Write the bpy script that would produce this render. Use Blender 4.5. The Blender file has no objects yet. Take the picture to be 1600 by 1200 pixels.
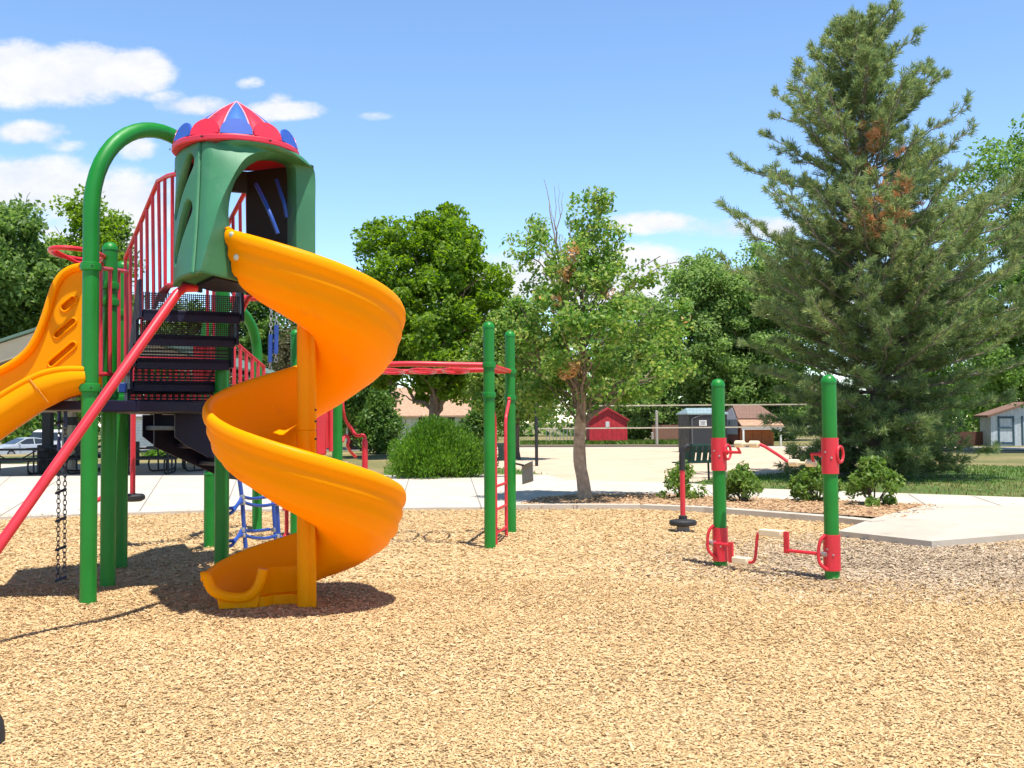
import bpy, bmesh, math, random
import numpy as np
from mathutils import Vector, Matrix
from mathutils.geometry import tessellate_polygon
random.seed(7)
rng = np.random.default_rng(11)
scene = bpy.context.scene
COL = scene.collection
R = math.radians
V = Vector

# ------------------------------------------------------------------ camera
F = 1600.0
EYE = 1.45
PITCH = math.atan(60.0 / F)
ROLL = R(0.42)
fwd = V((0, math.cos(PITCH), math.sin(PITCH)))
r0 = V((1, 0, 0)); u0 = r0.cross(fwd)
rt = (r0 * math.cos(ROLL) - u0 * math.sin(ROLL)).normalized()
up = (u0 * math.cos(ROLL) + r0 * math.sin(ROLL)).normalized()
CAM = V((0, 0, EYE))
cd = bpy.data.cameras.new('camera'); cam = bpy.data.objects.new('camera', cd); COL.objects.link(cam)
cd.sensor_width = 36; cd.lens = 36 * F / 1600; cd.clip_end = 3000; cd.clip_start = 0.05
cam.matrix_world = Matrix(((rt.x, up.x, -fwd.x, CAM.x), (rt.y, up.y, -fwd.y, CAM.y), (rt.z, up.z, -fwd.z, CAM.z), (0, 0, 0, 1)))
scene.camera = cam

def ray(px, py): return fwd * F + rt * (px - 800) + up * (600 - py)
def P(px, py, Y):
    d = ray(px, py); return CAM + d * (Y / d.y)
def G(px, py, z=0.0):
    d = ray(px, py); return CAM + d * ((z - EYE) / d.z)
def X_at(px, Y): return P(px, 660, Y).x
def Z_at(px, py, Y): return P(px, py, Y).z

# ------------------------------------------------------------------ node helpers / materials
def newmat(name):
    m = bpy.data.materials.new(name); m.use_nodes = True
    nt = m.node_tree; b = nt.nodes['Principled BSDF']
    return m, nt, b
def nd(nt, t, **kw):
    n = nt.nodes.new(t)
    for k, v in kw.items():
        if k.startswith('_'): n.inputs[k[1:].replace('_', ' ')].default_value = v
        else: setattr(n, k, v)
    return n
def ramp(nt, fac, stops):
    n = nt.nodes.new('ShaderNodeValToRGB'); cr = n.color_ramp
    while len(cr.elements) < len(stops): cr.elements.new(0.5)
    for e, (p, c) in zip(cr.elements, stops): e.position = p; e.color = (*c, 1)
    nt.links.new(fac, n.inputs[0]); return n
def objcoord(nt): return nt.nodes.new('ShaderNodeTexCoord').outputs['Object']
def noise(nt, vec, scale, detail=4, rough=0.55):
    n = nd(nt, 'ShaderNodeTexNoise', _Scale=scale, _Detail=detail, _Roughness=rough)
    nt.links.new(vec, n.inputs['Vector']); return n
def mul(c, f): return tuple(min(1, x * f) for x in c)
def mat(name, col, rough=0.5, scale=6.0, var=0.12, bump=0.0, bscale=60, metallic=0.0, coat=0.0, spec=0.5, dirt=None, transl=0.0):
    m, nt, b = newmat(name)
    oc = objcoord(nt)
    n = noise(nt, oc, scale)
    rp = ramp(nt, n.outputs['Fac'], [(0.3, mul(col, 1 - var)), (0.5, col), (0.7, mul(col, 1 + var))])
    out = rp.outputs[0]
    if dirt:
        n2 = noise(nt, oc, dirt[1], 6, 0.65)
        r2 = ramp(nt, n2.outputs['Fac'], [(dirt[2], (0, 0, 0)), (dirt[2] + 0.16, (1, 1, 1))])
        mx = nd(nt, 'ShaderNodeMix', data_type='RGBA'); nt.links.new(r2.outputs[0], mx.inputs[0])
        nt.links.new(out, mx.inputs[6]); mx.inputs[7].default_value = (*dirt[0], 1); out = mx.outputs[2]
    nt.links.new(out, b.inputs['Base Color'])
    b.inputs['Roughness'].default_value = rough; b.inputs['Metallic'].default_value = metallic
    b.inputs['Coat Weight'].default_value = coat; b.inputs['Specular IOR Level'].default_value = spec
    rr = ramp(nt, n.outputs['Fac'], [(0.3, (max(0, rough - .08),) * 3), (0.7, (min(1, rough + .1),) * 3)])
    nt.links.new(rr.outputs[0], b.inputs['Roughness'])
    if bump:
        nb = noise(nt, oc, bscale, 5)
        bp = nd(nt, 'ShaderNodeBump', _Strength=bump, _Distance=0.02)
        nt.links.new(nb.outputs['Fac'], bp.inputs['Height']); nt.links.new(bp.outputs[0], b.inputs['Normal'])
    if transl:
        tr = nt.nodes.new('ShaderNodeBsdfTranslucent'); nt.links.new(out, tr.inputs[0])
        ms = nd(nt, 'ShaderNodeMixShader'); ms.inputs[0].default_value = transl
        nt.links.new(b.outputs[0], ms.inputs[1]); nt.links.new(tr.outputs[0], ms.inputs[2])
        nt.links.new(ms.outputs[0], nt.nodes['Material Output'].inputs[0])
    return m
def leafmat(name, cols, transl=0.35, rough=0.5):
    """leaf colour picked per leaf (mesh island)"""
    m, nt, b = newmat(name)
    g = nt.nodes.new('ShaderNodeNewGeometry')
    n = noise(nt, objcoord(nt), 0.9, 3)
    mx = nd(nt, 'ShaderNodeMath', operation='MULTIPLY_ADD'); nt.links.new(g.outputs['Random Per Island'], mx.inputs[0])
    mx.inputs[1].default_value = 0.62
    ad = nd(nt, 'ShaderNodeMath', operation='MULTIPLY'); nt.links.new(n.outputs['Fac'], ad.inputs[0]); ad.inputs[1].default_value = 0.38
    nt.links.new(ad.outputs[0], mx.inputs[2])
    k = len(cols)
    rp = ramp(nt, mx.outputs[0], [(0.08 + 0.84 * i / max(1, k - 1), c) for i, c in enumerate(cols)])
    nt.links.new(rp.outputs[0], b.inputs['Base Color']); b.inputs['Roughness'].default_value = rough
    b.inputs['Specular IOR Level'].default_value = 0.3
    tr = nt.nodes.new('ShaderNodeBsdfTranslucent')
    hs = nd(nt, 'ShaderNodeHueSaturation', _Value=1.25, _Saturation=1.1); nt.links.new(rp.outputs[0], hs.inputs['Color'])
    nt.links.new(hs.outputs[0], tr.inputs[0])
    ms = nd(nt, 'ShaderNodeMixShader'); ms.inputs[0].default_value = transl
    nt.links.new(b.outputs[0], ms.inputs[1]); nt.links.new(tr.outputs[0], ms.inputs[2])
    nt.links.new(ms.outputs[0], nt.nodes['Material Output'].inputs[0])
    return m
def chipmat(name, cols):
    m, nt, b = newmat(name)
    g = nt.nodes.new('ShaderNodeNewGeometry')
    n = noise(nt, objcoord(nt), 1.1, 6, .65)
    a = nd(nt, 'ShaderNodeMath', operation='MULTIPLY_ADD'); nt.links.new(g.outputs['Random Per Island'], a.inputs[0])
    a.inputs[1].default_value = 0.66
    s = nd(nt, 'ShaderNodeMath', operation='MULTIPLY'); nt.links.new(n.outputs['Fac'], s.inputs[0]); s.inputs[1].default_value = 0.36
    nt.links.new(s.outputs[0], a.inputs[2])
    rp = ramp(nt, a.outputs[0], [(i / (len(cols) - 1), c) for i, c in enumerate(cols)])
    nt.links.new(rp.outputs[0], b.inputs['Base Color']); b.inputs['Roughness'].default_value = 0.85; b.inputs['Specular IOR Level'].default_value = 0.2
    return m

# ------------------------------------------------------------------ mesh builder
def frame(d):
    d = d.normalized()
    a = V((0, 0, 1)) if abs(d.z) < 0.95 else V((1, 0, 0))
    x = d.cross(a).normalized(); return x, d.cross(x).normalized()
def smooth_path(pts, n=6, closed=False):
    pts = [V(p) for p in pts]; out = []; L = len(pts)
    rngk = range(L if closed else L - 1)
    for i in rngk:
        if closed: p0, p1, p2, p3 = pts[i - 1], pts[i], pts[(i + 1) % L], pts[(i + 2) % L]
        else: p0, p1, p2, p3 = pts[max(0, i - 1)], pts[i], pts[i + 1], pts[min(L - 1, i + 2)]
        for k in range(n):
            t = k / n
            out.append(0.5 * ((2 * p1) + (p2 - p0) * t + (2 * p0 - 5 * p1 + 4 * p2 - p3) * t * t + (3 * p1 - p0 - 3 * p2 + p3) * t ** 3))
    if not closed: out.append(pts[-1])
    return out
class MB:
    def __init__(s): s.v = []; s.f = []
    def add(s, vs, fs):
        o = len(s.v); s.v += [tuple(p) for p in vs]; s.f += [tuple(i + o for i in f) for f in fs]; return s
    def obox(s, c, ax, ay, az):
        c = V(c); ax, ay, az = V(ax), V(ay), V(az)
        vs = [c + ax * i + ay * j + az * k for i in (-1, 1) for j in (-1, 1) for k in (-1, 1)]
        return s.add(vs, [(0, 1, 3, 2), (4, 6, 7, 5), (0, 4, 5, 1), (2, 3, 7, 6), (0, 2, 6, 4), (1, 5, 7, 3)])
    def box(s, c, size, rz=0.0):
        ca, sa = math.cos(rz), math.sin(rz)
        return s.obox(c, V((ca, sa, 0)) * size[0] / 2, V((-sa, ca, 0)) * size[1] / 2, V((0, 0, size[2] / 2)))
    def tube(s, pts, rad, seg=12, caps=True, closed=False):
        pts = [V(p) for p in pts]; n = len(pts)
        rads = rad if isinstance(rad, (list, tuple)) else [rad] * n
        dirs = []
        for i in range(n):
            if closed: d = pts[(i + 1) % n] - pts[i - 1]
            else: d = pts[min(n - 1, i + 1)] - pts[max(0, i - 1)]
            dirs.append(d.normalized() if d.length > 1e-9 else V((0, 0, 1)))
        x, y = frame(dirs[0]); rings = []
        vs = []
        for i in range(n):
            d = dirs[i]
            x = (x - d * x.dot(d)); x = x.normalized() if x.length > 1e-6 else frame(d)[0]
            y = d.cross(x)
            for k in range(seg):
                a = 2 * math.pi * k / seg
                vs.append(pts[i] + (x * math.cos(a) + y * math.sin(a)) * rads[i])
        fs = []
        for i in range(n if closed else n - 1):
            j = (i + 1) % n
            for k in range(seg):
                k2 = (k + 1) % seg
                fs.append((i * seg + k, i * seg + k2, j * seg + k2, j * seg + k))
        if caps and not closed:
            fs.append(tuple(range(seg - 1, -1, -1))); fs.append(tuple((n - 1) * seg + k for k in range(seg)))
        return s.add(vs, fs)
    def lathe(s, prof, c, seg=20, axis=V((0, 0, 1))):
        """prof: (radius, height) along axis from c"""
        c = V(c); axis = V(axis).normalized(); x, y = frame(axis); vs = []; fs = []
        n = len(prof)
        for r, h in prof:
            for k in range(seg):
                a = 2 * math.pi * k / seg
                vs.append(c + axis * h + (x * math.cos(a) + y * math.sin(a)) * max(r, 1e-4))
        for i in range(n - 1):
            for k in range(seg):
                k2 = (k + 1) % seg
                fs.append((i * seg + k, i * seg + k2, (i + 1) * seg + k2, (i + 1) * seg + k))
        fs.append(tuple(range(seg - 1, -1, -1))); fs.append(tuple((n - 1) * seg + k for k in range(seg)))
        return s.add(vs, fs)
    def prism(s, poly, off):
        """poly 3D outline, extruded by off"""
        poly = [V(p) for p in poly]; n = len(poly); off = V(off)
        tris = tessellate_polygon([poly])
        vs = poly + [p + off for p in poly]
        fs = [tuple(t) for t in tris] + [tuple(i + n for i in reversed(t)) for t in tris]
        fs += [(i, (i + 1) % n, (i + 1) % n + n, i + n) for i in range(n)]
        return s.add(vs, fs)
    def holed(s, outer, holes, off):
        loops = [[V(p) for p in outer]] + [[V(p) for p in h] for h in holes]
        allv = [p for l in loops for p in l]; n = len(allv); off = V(off)
        tris = tessellate_polygon(loops)
        fs = [tuple(t) for t in tris] + [tuple(i + n for i in reversed(t)) for t in tris]
        o = 0
        for l in loops:
            m = len(l)
            fs += [(o + i, o + (i + 1) % m, o + (i + 1) % m + n, o + i + n) for i in range(m)]; o += m
        return s.add(allv + [p + off for p in allv], fs)
    def loft(s, rows, closed=False):
        n = len(rows[0]); vs = [p for r in rows for p in r]; fs = []
        for i in range(len(rows) - 1):
            for k in range(n if closed else n - 1):
                k2 = (k + 1) % n
                fs.append((i * n + k, i * n + k2, (i + 1) * n + k2, (i + 1) * n + k))
        return s.add(vs, fs)
    def build(s, name, m, parent=None, smooth=True, angle=35, solid=0.0, bevel=0.0, fix=True):
        me = bpy.data.meshes.new(name)
        base = wloc(parent) if parent else V((0, 0, 0))
        me.from_pydata([(p[0] - base.x, p[1] - base.y, p[2] - base.z) for p in s.v], [], s.f)
        if fix:
            bm = bmesh.new(); bm.from_mesh(me)
            bmesh.ops.remove_doubles(bm, verts=bm.verts, dist=1e-5)
            bmesh.ops.recalc_face_normals(bm, faces=bm.faces); bm.to_mesh(me); bm.free()
        me.materials.append(m)
        if smooth:
            me.polygons.foreach_set('use_smooth', [True] * len(me.polygons))
            me.set_sharp_from_angle(angle=R(angle))
        o = bpy.data.objects.new(name, me); COL.objects.link(o)
        if parent: o.parent = parent
        if solid:
            md = o.modifiers.new('thickness', 'SOLIDIFY'); md.thickness = solid; md.offset = 0
        if bevel:
            md = o.modifiers.new('bevel', 'BEVEL'); md.width = bevel; md.segments = 2; md.limit_method = 'ANGLE'; md.angle_limit = R(40)
        return o
def wloc(o):
    l = V((0, 0, 0))
    while o: l += V(o.location); o = o.parent
    return l
def thing(name, label, cat, loc=(0, 0, 0), group=None):
    o = bpy.data.objects.new(name, None); COL.objects.link(o); o.location = loc; o.empty_display_size = 0.3
    o['label'] = label; o['category'] = cat
    if group: o['group'] = group
    return o
def tag(o, label, cat, group=None):
    o['label'] = label; o['category'] = cat
    if group: o['group'] = group
    return o
def struct(o, kind='structure'): o['kind'] = kind; return o
def copy_tree(o, parent=None):
    c = o.copy(); COL.objects.link(c)
    if parent: c.parent = parent
    for ch in list(o.children): copy_tree(ch, c)
    return c

def quads(name, vs, m, parent=None):
    """(N,4,3) numpy array -> one mesh of N separate quads"""
    n = len(vs); me = bpy.data.meshes.new(name)
    base = wloc(parent) if parent else V((0, 0, 0))
    co = (vs.reshape(-1, 3) - np.array(base)).astype(np.float32)
    me.vertices.add(n * 4); me.vertices.foreach_set('co', co.ravel())
    me.loops.add(n * 4); me.loops.foreach_set('vertex_index', np.arange(n * 4, dtype=np.int32))
    me.polygons.add(n); me.polygons.foreach_set('loop_start', np.arange(0, n * 4, 4, dtype=np.int32))
    me.update(calc_edges=True); me.materials.append(m)
    o = bpy.data.objects.new(name, me); COL.objects.link(o)
    if parent: o.parent = parent
    return o
def unit(a): return a / (np.linalg.norm(a, axis=-1, keepdims=True) + 1e-9)
def leaf_quads(c, length, width, nrm=None, axis=None, jitter=0.6):
    """rhombic leaves at centres c"""
    n = len(c)
    ax = unit(rng.normal(size=(n, 3))) if axis is None else unit(axis + rng.normal(size=(n, 3)) * jitter)
    nn = unit(rng.normal(size=(n, 3)) + (0 if nrm is None else nrm))
    sd = unit(np.cross(ax, nn))
    L = (length * (0.7 + 0.6 * rng.random((n, 1)))) * 0.5; W = (width * (0.7 + 0.6 * rng.random((n, 1)))) * 0.5
    nn = np.cross(sd, ax)
    return np.stack([c - ax * L, c + sd * W + nn * W * 0.35, c + ax * L, c - sd * W + nn * W * 0.35], axis=1)

# ------------------------------------------------------------------ shared materials
M_green = mat('green_paint', (0.009, 0.205, 0.022), 0.42, 3, 0.12, coat=0.05, spec=0.35, dirt=((0.022, 0.235, 0.045), 1.6, 0.60))
M_red = mat('red_paint', (0.62, 0.022, 0.038), 0.42, 4, 0.10, coat=0.1)
M_navy = mat('navy_coating', (0.007, 0.007, 0.030), 0.5, 8, 0.3, 0.1, 40, spec=0.3)
M_yellow = mat('yellow_plastic', (1.0, 0.43, 0.0), 0.40, 2.5, 0.015, 0.01, 120, transl=0.34, spec=0.12, dirt=((0.90, 0.38, 0.02), 3.0, 0.60))
M_tower = mat('green_plastic', (0.040, 0.190, 0.085), 0.52, 3, 0.12, 0.05, 90, dirt=((0.085, 0.235, 0.135), 2.2, 0.56))
M_blue = mat('blue_plastic', (0.022, 0.070, 0.33), 0.42, 5, 0.12)
M_steel = mat('galvanised_steel', (0.45, 0.45, 0.44), 0.4, 30, 0.2, metallic=0.8)
M_chain = mat('dark_chain_steel', (0.07, 0.07, 0.10), 0.5, 30, 0.3, metallic=0.5)
M_black = mat('black_rubber', (0.018, 0.019, 0.021), 0.65, 12, 0.3, 0.1, 80)
M_cream = mat('cream_grip_plastic', (0.80, 0.66, 0.44), 0.5, 8, 0.06)
M_white = mat('white_paint', (0.72, 0.72, 0.70), 0.5, 5, 0.06)
M_grey = mat('grey_board', (0.27, 0.28, 0.29), 0.6, 20, 0.2)
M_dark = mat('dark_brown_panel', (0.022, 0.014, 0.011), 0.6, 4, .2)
M_bark = mat('bark', (0.21, 0.155, 0.115), 0.9, 14, 0.45, 0.9, 26)
M_bark_d = mat('dark_bark', (0.085, 0.065, 0.05), 0.9, 14, 0.4, 0.8, 20)
# ------------------------------------------------------------------ light and sky
SUN_EL, SUN_H = R(73.5), V((0.46, -0.89, 0)).normalized()
sd = V((SUN_H.x * math.cos(SUN_EL), SUN_H.y * math.cos(SUN_EL), math.sin(SUN_EL)))
sl = bpy.data.lights.new('sun', 'SUN'); so = bpy.data.objects.new('sun', sl); COL.objects.link(so)
sl.energy = 4.9; sl.angle = R(0.53); sl.color = (1.0, 0.955, 0.88)
so.rotation_euler = (-sd).to_track_quat('-Z', 'Y').to_euler(); so.location = (0, 0, 30)
w = bpy.data.worlds.new('World'); scene.world = w; w.use_nodes = True
nt = w.node_tree; bg = nt.nodes['Background']
sky = nt.nodes.new('ShaderNodeTexSky'); sky.sky_type = 'NISHITA'; sky.sun_disc = False
sky.sun_elevation = SUN_EL; sky.sun_rotation = math.atan2(SUN_H.x, SUN_H.y); sky.altitude = 1600
sky.air_density = 1.0; sky.dust_density = 0.2; sky.ozone_density = 1.0
bg.inputs['Strength'].default_value = 0.12
tc = nt.nodes.new('ShaderNodeTexCoord'); sp = nt.nodes.new('ShaderNodeSeparateXYZ')
nt.links.new(tc.outputs['Generated'], sp.inputs[0])
def M(op, a, b=None, c=None):
    n = nd(nt, 'ShaderNodeMath', operation=op)
    for i, x in enumerate((a, b, c)):
        if x is None: continue
        if isinstance(x, (int, float)): n.inputs[i].default_value = x
        else: nt.links.new(x, n.inputs[i])
    return n.outputs[0]
yy = M('MAXIMUM', sp.outputs['Y'], 0.02)
uu = M('DIVIDE', sp.outputs['X'], yy); vv = M('DIVIDE', sp.outputs['Z'], yy)
cb = nt.nodes.new('ShaderNodeCombineXYZ'); nt.links.new(uu, cb.inputs[0]); nt.links.new(M('MULTIPLY', vv, 1.7), cb.inputs[1])
nz = noise(nt, cb.outputs[0], 11.0, 10, 0.66); nz2 = noise(nt, cb.outputs[0], 3.2, 3, 0.5)
clouds = [(80, 120, 185, 56, 1.1), (205, 114, 80, 46, 1.15), (130, 98, 80, 40, 1.0), (20, 96, 80, 42, .9), (20, 145, 70, 22, .8), (255, 152, 45, 14, .6), (300, 166, 76, 19, .85), (440, 174, 84, 20, .9), (436, 160, 25, 20, .5), (40, 208, 80, 23, .8), (100, 228, 40, 14, .4),
          (214, 230, 40, 26, .8), (50, 288, 150, 56, 1.1), (190, 318, 150, 70, 1.0), (40, 400, 260, 80, .7), (1010, 348, 95, 20, .75),
          (1180, 356, 130, 24, .8), (960, 440, 200, 64, 1.15), (740, 445, 140, 60, 1.0), (390, 130, 22, 10, .3), (580, 182, 30, 8, .3), (1330, 470, 200, 50, .5)]
tot = None
for px, py, rx, ry, k in clouds:
    d = P(px, py, 1.0) - CAM
    a = M('DIVIDE', M('SUBTRACT', uu, d.x), rx / F); b = M('DIVIDE', M('SUBTRACT', vv, d.z), ry / F)
    # flatter base than top
    e = M('SUBTRACT', 1.0, M('ADD', M('MULTIPLY', a, a), M('MULTIPLY', b, b)))
    e = M('MULTIPLY', M('MAXIMUM', e, -1.25), k)
    tot = e if tot is None else M('SMOOTH_MAX', tot, e, 0.25)
dens = M('ADD', tot, M('ADD', M('MULTIPLY', M('SUBTRACT', nz.outputs['Fac'], 0.5), 2.2), M('MULTIPLY', M('SUBTRACT', nz2.outputs['Fac'], 0.5), 0.7)))
mr = nd(nt, 'ShaderNodeMapRange', interpolation_type='SMOOTHSTEP'); nt.links.new(dens, mr.inputs['Value'])
mr.inputs['From Min'].default_value = 0.02; mr.inputs['From Max'].default_value = 0.74
mask = M('MULTIPLY', mr.outputs[0], 0.96)
fm = M('MULTIPLY', mask, M('GREATER_THAN', sp.outputs['Y'], 0.05))
CLOUD = 5.7
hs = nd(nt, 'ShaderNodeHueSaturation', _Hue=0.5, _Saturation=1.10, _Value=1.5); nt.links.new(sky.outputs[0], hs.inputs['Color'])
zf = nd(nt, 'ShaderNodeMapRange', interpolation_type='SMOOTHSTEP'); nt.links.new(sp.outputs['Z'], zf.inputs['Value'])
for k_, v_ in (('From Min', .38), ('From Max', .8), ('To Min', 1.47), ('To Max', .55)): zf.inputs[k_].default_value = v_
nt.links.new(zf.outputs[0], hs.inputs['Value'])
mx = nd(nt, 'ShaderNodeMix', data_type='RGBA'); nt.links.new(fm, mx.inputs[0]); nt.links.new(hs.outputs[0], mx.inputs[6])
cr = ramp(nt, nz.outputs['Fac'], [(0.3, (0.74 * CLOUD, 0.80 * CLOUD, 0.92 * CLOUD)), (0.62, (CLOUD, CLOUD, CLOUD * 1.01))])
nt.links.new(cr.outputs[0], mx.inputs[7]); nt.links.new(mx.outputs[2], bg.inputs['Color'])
vs_ = scene.view_settings; vs_.view_transform = 'Standard'; vs_.look = 'None'; vs_.gamma = 1.0; vs_.exposure = 0.6
scene.cycles.max_bounces = 8; scene.cycles.transparent_max_bounces = 24; scene.cycles.use_denoising = True

# ------------------------------------------------------------------ ground
def sstep(a, b, x):
    t = np.clip((x - a) / (b - a), 0, 1); return t * t * (3 - 2 * t)
def terr(x, y):
    x = np.asarray(x, float); y = np.asarray(y, float)
    return -0.85 * sstep(48, 74, y) * sstep(24, 33, -x) - 0.03 - 0.10 * (1 - sstep(16.9, 18.4, y))
def grid_sheet(xs, ys, zf, name, m):
    nx, ny = len(xs), len(ys); X, Y = np.meshgrid(xs, ys); Z = zf(X, Y)
    b = MB(); b.v = [tuple(p) for p in np.stack([X.ravel(), Y.ravel(), Z.ravel()], 1)]
    b.f = [(j * nx + i, j * nx + i + 1, (j + 1) * nx + i + 1, (j + 1) * nx + i) for j in range(ny - 1) for i in range(nx - 1)]
    return b.build(name, m)
# dry grass ground to the horizon
m, nt, bs = newmat('dry_grass_ground'); oc = objcoord(nt)
n1 = noise(nt, oc, 0.16, 6, 0.6); n2 = noise(nt, oc, 7.0, 5, 0.7)
r1 = ramp(nt, n1.outputs['Fac'], [(0.36, (0.075, 0.115, 0.028)), (0.5, (0.19, 0.17, 0.06)), (0.64, (0.34, 0.26, 0.125))])
r2 = ramp(nt, n2.outputs['Fac'], [(0.3, (0.55, 0.55, 0.5)), (0.7, (1.25, 1.25, 1.2))])
mm = nd(nt, 'ShaderNodeMix', data_type='RGBA', blend_type='MULTIPLY'); mm.inputs[0].default_value = 1
nt.links.new(r1.outputs[0], mm.inputs[6]); nt.links.new(r2.outputs[0], mm.inputs[7]); nt.links.new(mm.outputs[2], bs.inputs['Base Color'])
bs.inputs['Roughness'].default_value = 0.95
M_dry = m
xs = np.concatenate([np.linspace(-900, -130, 8), np.linspace(-100, -20, 41), np.linspace(-15, 100, 12), np.linspace(150, 900, 6)])
ys = np.concatenate([[-60, -20, 0, 10, 16.8, 17.3, 17.8, 18.5, 20, 40], np.linspace(46, 120, 38), [150, 220, 400, 900, 1800]])
struct(grid_sheet(xs, ys, terr, 'ground', M_dry))

# wood chip bed
m, nt, bs = newmat('wood_chip_bed'); oc = objcoord(nt)
vo = nd(nt, 'ShaderNodeTexVoronoi', _Scale=34.0, _Randomness=1.0); 
mp = nt.nodes.new('ShaderNodeMapping'); mp.inputs['Scale'].default_value = (1.0, 1.9, 1.0); mp.inputs['Rotation'].default_value = (0, 0, 0.5)
wn = noise(nt, oc, 9.0, 2); av = nd(nt, 'ShaderNodeVectorMath', operation='MULTIPLY_ADD')
nt.links.new(wn.outputs['Color'], av.inputs[0]); av.inputs[1].default_value = (0.16, 0.16, 0.16); nt.links.new(oc, av.inputs[2])
nt.links.new(av.outputs[0], mp.inputs[0]); nt.links.new(mp.outputs[0], vo.inputs['Vector'])
sx = nt.nodes.new('ShaderNodeSeparateColor'); nt.links.new(vo.outputs['Color'], sx.inputs[0])
rc = ramp(nt, sx.outputs[0], [(0, (0.36, 0.225, 0.11)), (0.18, (0.48, 0.32, 0.155)), (0.5, (0.57, 0.40, 0.20)), (0.8, (0.63, 0.47, 0.26)), (1, (0.70, 0.57, 0.38))])
nt.links.new(rc.outputs[0], bs.inputs['Base Color'])
old = None
# older grey-brown chips near the ramp (a wear patch with its own outline)
gp = G(1480, 900); dv = nd(nt, 'ShaderNodeVectorMath', operation='SUBTRACT'); nt.links.new(oc, dv.inputs[0]); dv.inputs[1].default_value = (gp.x + .5, gp.y + .9, 0)
sc_ = nd(nt, 'ShaderNodeVectorMath', operation='MULTIPLY'); nt.links.new(dv.outputs[0], sc_.inputs[0]); sc_.inputs[1].default_value = (1 / 2.6, 1 / 2.3, 0)
ln = nd(nt, 'ShaderNodeVectorMath', operation='LENGTH'); nt.links.new(sc_.outputs[0], ln.inputs[0])
nn = noise(nt, oc, 1.3, 5, 0.7); nb_ = noise(nt, oc, 14, 4, 0.7)
def MM(op, a, b=None, c=None):
    n = nd(nt, 'ShaderNodeMath', operation=op)
    for i, x in enumerate((a, b, c)):
        if x is None: continue
        if isinstance(x, (int, float)): n.inputs[i].default_value = x
        else: nt.links.new(x, n.inputs[i])
    return n.outputs[0]
e = MM('ADD', MM('SUBTRACT', 1.05, ln.outputs['Value']), MM('MULTIPLY', MM('SUBTRACT', nn.outputs['Fac'], 0.5), 1.2))
mr = nd(nt, 'ShaderNodeMapRange', interpolation_type='SMOOTHSTEP'); nt.links.new(e, mr.inputs['Value']); mr.inputs['From Min'].default_value = 0.0; mr.inputs['From Max'].default_value = 0.5; mr.inputs['To Max'].default_value = 0.9
ro = ramp(nt, sx.outputs[0], [(0, (0.20, 0.145, 0.10)), (0.5, (0.36, 0.275, 0.195)), (1, (0.50, 0.41, 0.31))])
mo = nd(nt, 'ShaderNodeMix', data_type='RGBA'); nt.links.new(mr.outputs[0], mo.inputs[0]); nt.links.new(rc.outputs[0], mo.inputs[6]); nt.links.new(ro.outputs[0], mo.inputs[7])
nt.links.new(mo.outputs[2], bs.inputs['Base Color'])
bp = nd(nt, 'ShaderNodeBump', _Strength=0.7, _Distance=0.02); nt.links.new(sx.outputs[1], bp.inputs['Height']); nt.links.new(bp.outputs[0], bs.inputs['Normal'])
bs.inputs['Roughness'].default_value = 0.9; bs.inputs['Specular IOR Level'].default_value = 0.2
M_mulch = m

def flat(pts, z): return [V((p.x, p.y, z)) for p in pts]
def gp_(l): return [G(a, b) for a, b in l]
CH0 = [(-420, 822), (0, 812), (330, 801), (620, 797.5), (800, 796.5)]
CURB_NEAR = [(800, 797), (900, 796.5), (1000, 797), (1100, 801), (1200, 809), (1310, 818), (1362, 824)]
RAMP = [(1362, 822), (1310, 841), (1456, 857), (1600, 845), (1900, 822)]
mulch_poly = gp_(CH0) + gp_(CURB_NEAR[1:]) + gp_(RAMP[1:]) + [V((14, 10.0, 0)), V((14, 0.5, 0)), V((-14, 0.5, 0))]
mb = MB(); c0 = V((0, 6, 0))
b = MB()
HUMPS = []
rs_ = np.random.default_rng(5)
for _ in range(260): HUMPS.append((rs_.uniform(-9, 9), rs_.uniform(3, 16.5), rs_.uniform(.18, .7), rs_.normal() * .011))
for (hx, hy, hr, hz) in [(-2.75, 7.75, .45, -.05), (-2.3, 7.45, .5, -.03), (1.5, 9.5, .4, -.03), (2.3, 8.9, .45, -.035), (-.3, 12.5, .5, -.03), (-3.44, 8.35, .16, .02), (-.26, 11.95, .15, .02), (2.07, 10.27, .14, .018), (2.91, 9.34, .14, .018), (-2.69, 9.5, .16, .02), (-3.64, 9.24, .16, .02)]: HUMPS.append((hx, hy, hr, hz))
def mz(x, y):
    x = np.asarray(x, float); y = np.asarray(y, float); z = np.zeros_like(x)
    for hx, hy, hr, hz in HUMPS: z += hz * np.exp(-((x - hx) ** 2 + (y - hy) ** 2) / (hr * hr))
    return np.clip(z, -.06, .032)
def in_poly(x, y, poly):
    ins = np.zeros(len(x), bool); n = len(poly)
    for i in range(n):
        x1, y1 = poly[i].x, poly[i].y; x2, y2 = poly[(i + 1) % n].x, poly[(i + 1) % n].y
        c = ((y1 > y) != (y2 > y)) & (x < (x2 - x1) * (y - y1) / (y2 - y1 + 1e-12) + x1); ins ^= c
    return ins
gx_, gy_ = np.meshgrid(np.arange(-13.8, 13.81, .12), np.arange(.6, 17.8, .12)); sh_ = gx_.shape
ins_ = in_poly(gx_.ravel(), gy_.ravel(), mulch_poly).reshape(sh_); gz_ = mz(gx_, gy_)
b.v = [tuple(p) for p in np.stack([gx_.ravel(), gy_.ravel(), gz_.ravel()], 1)]
nx_ = sh_[1]
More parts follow.
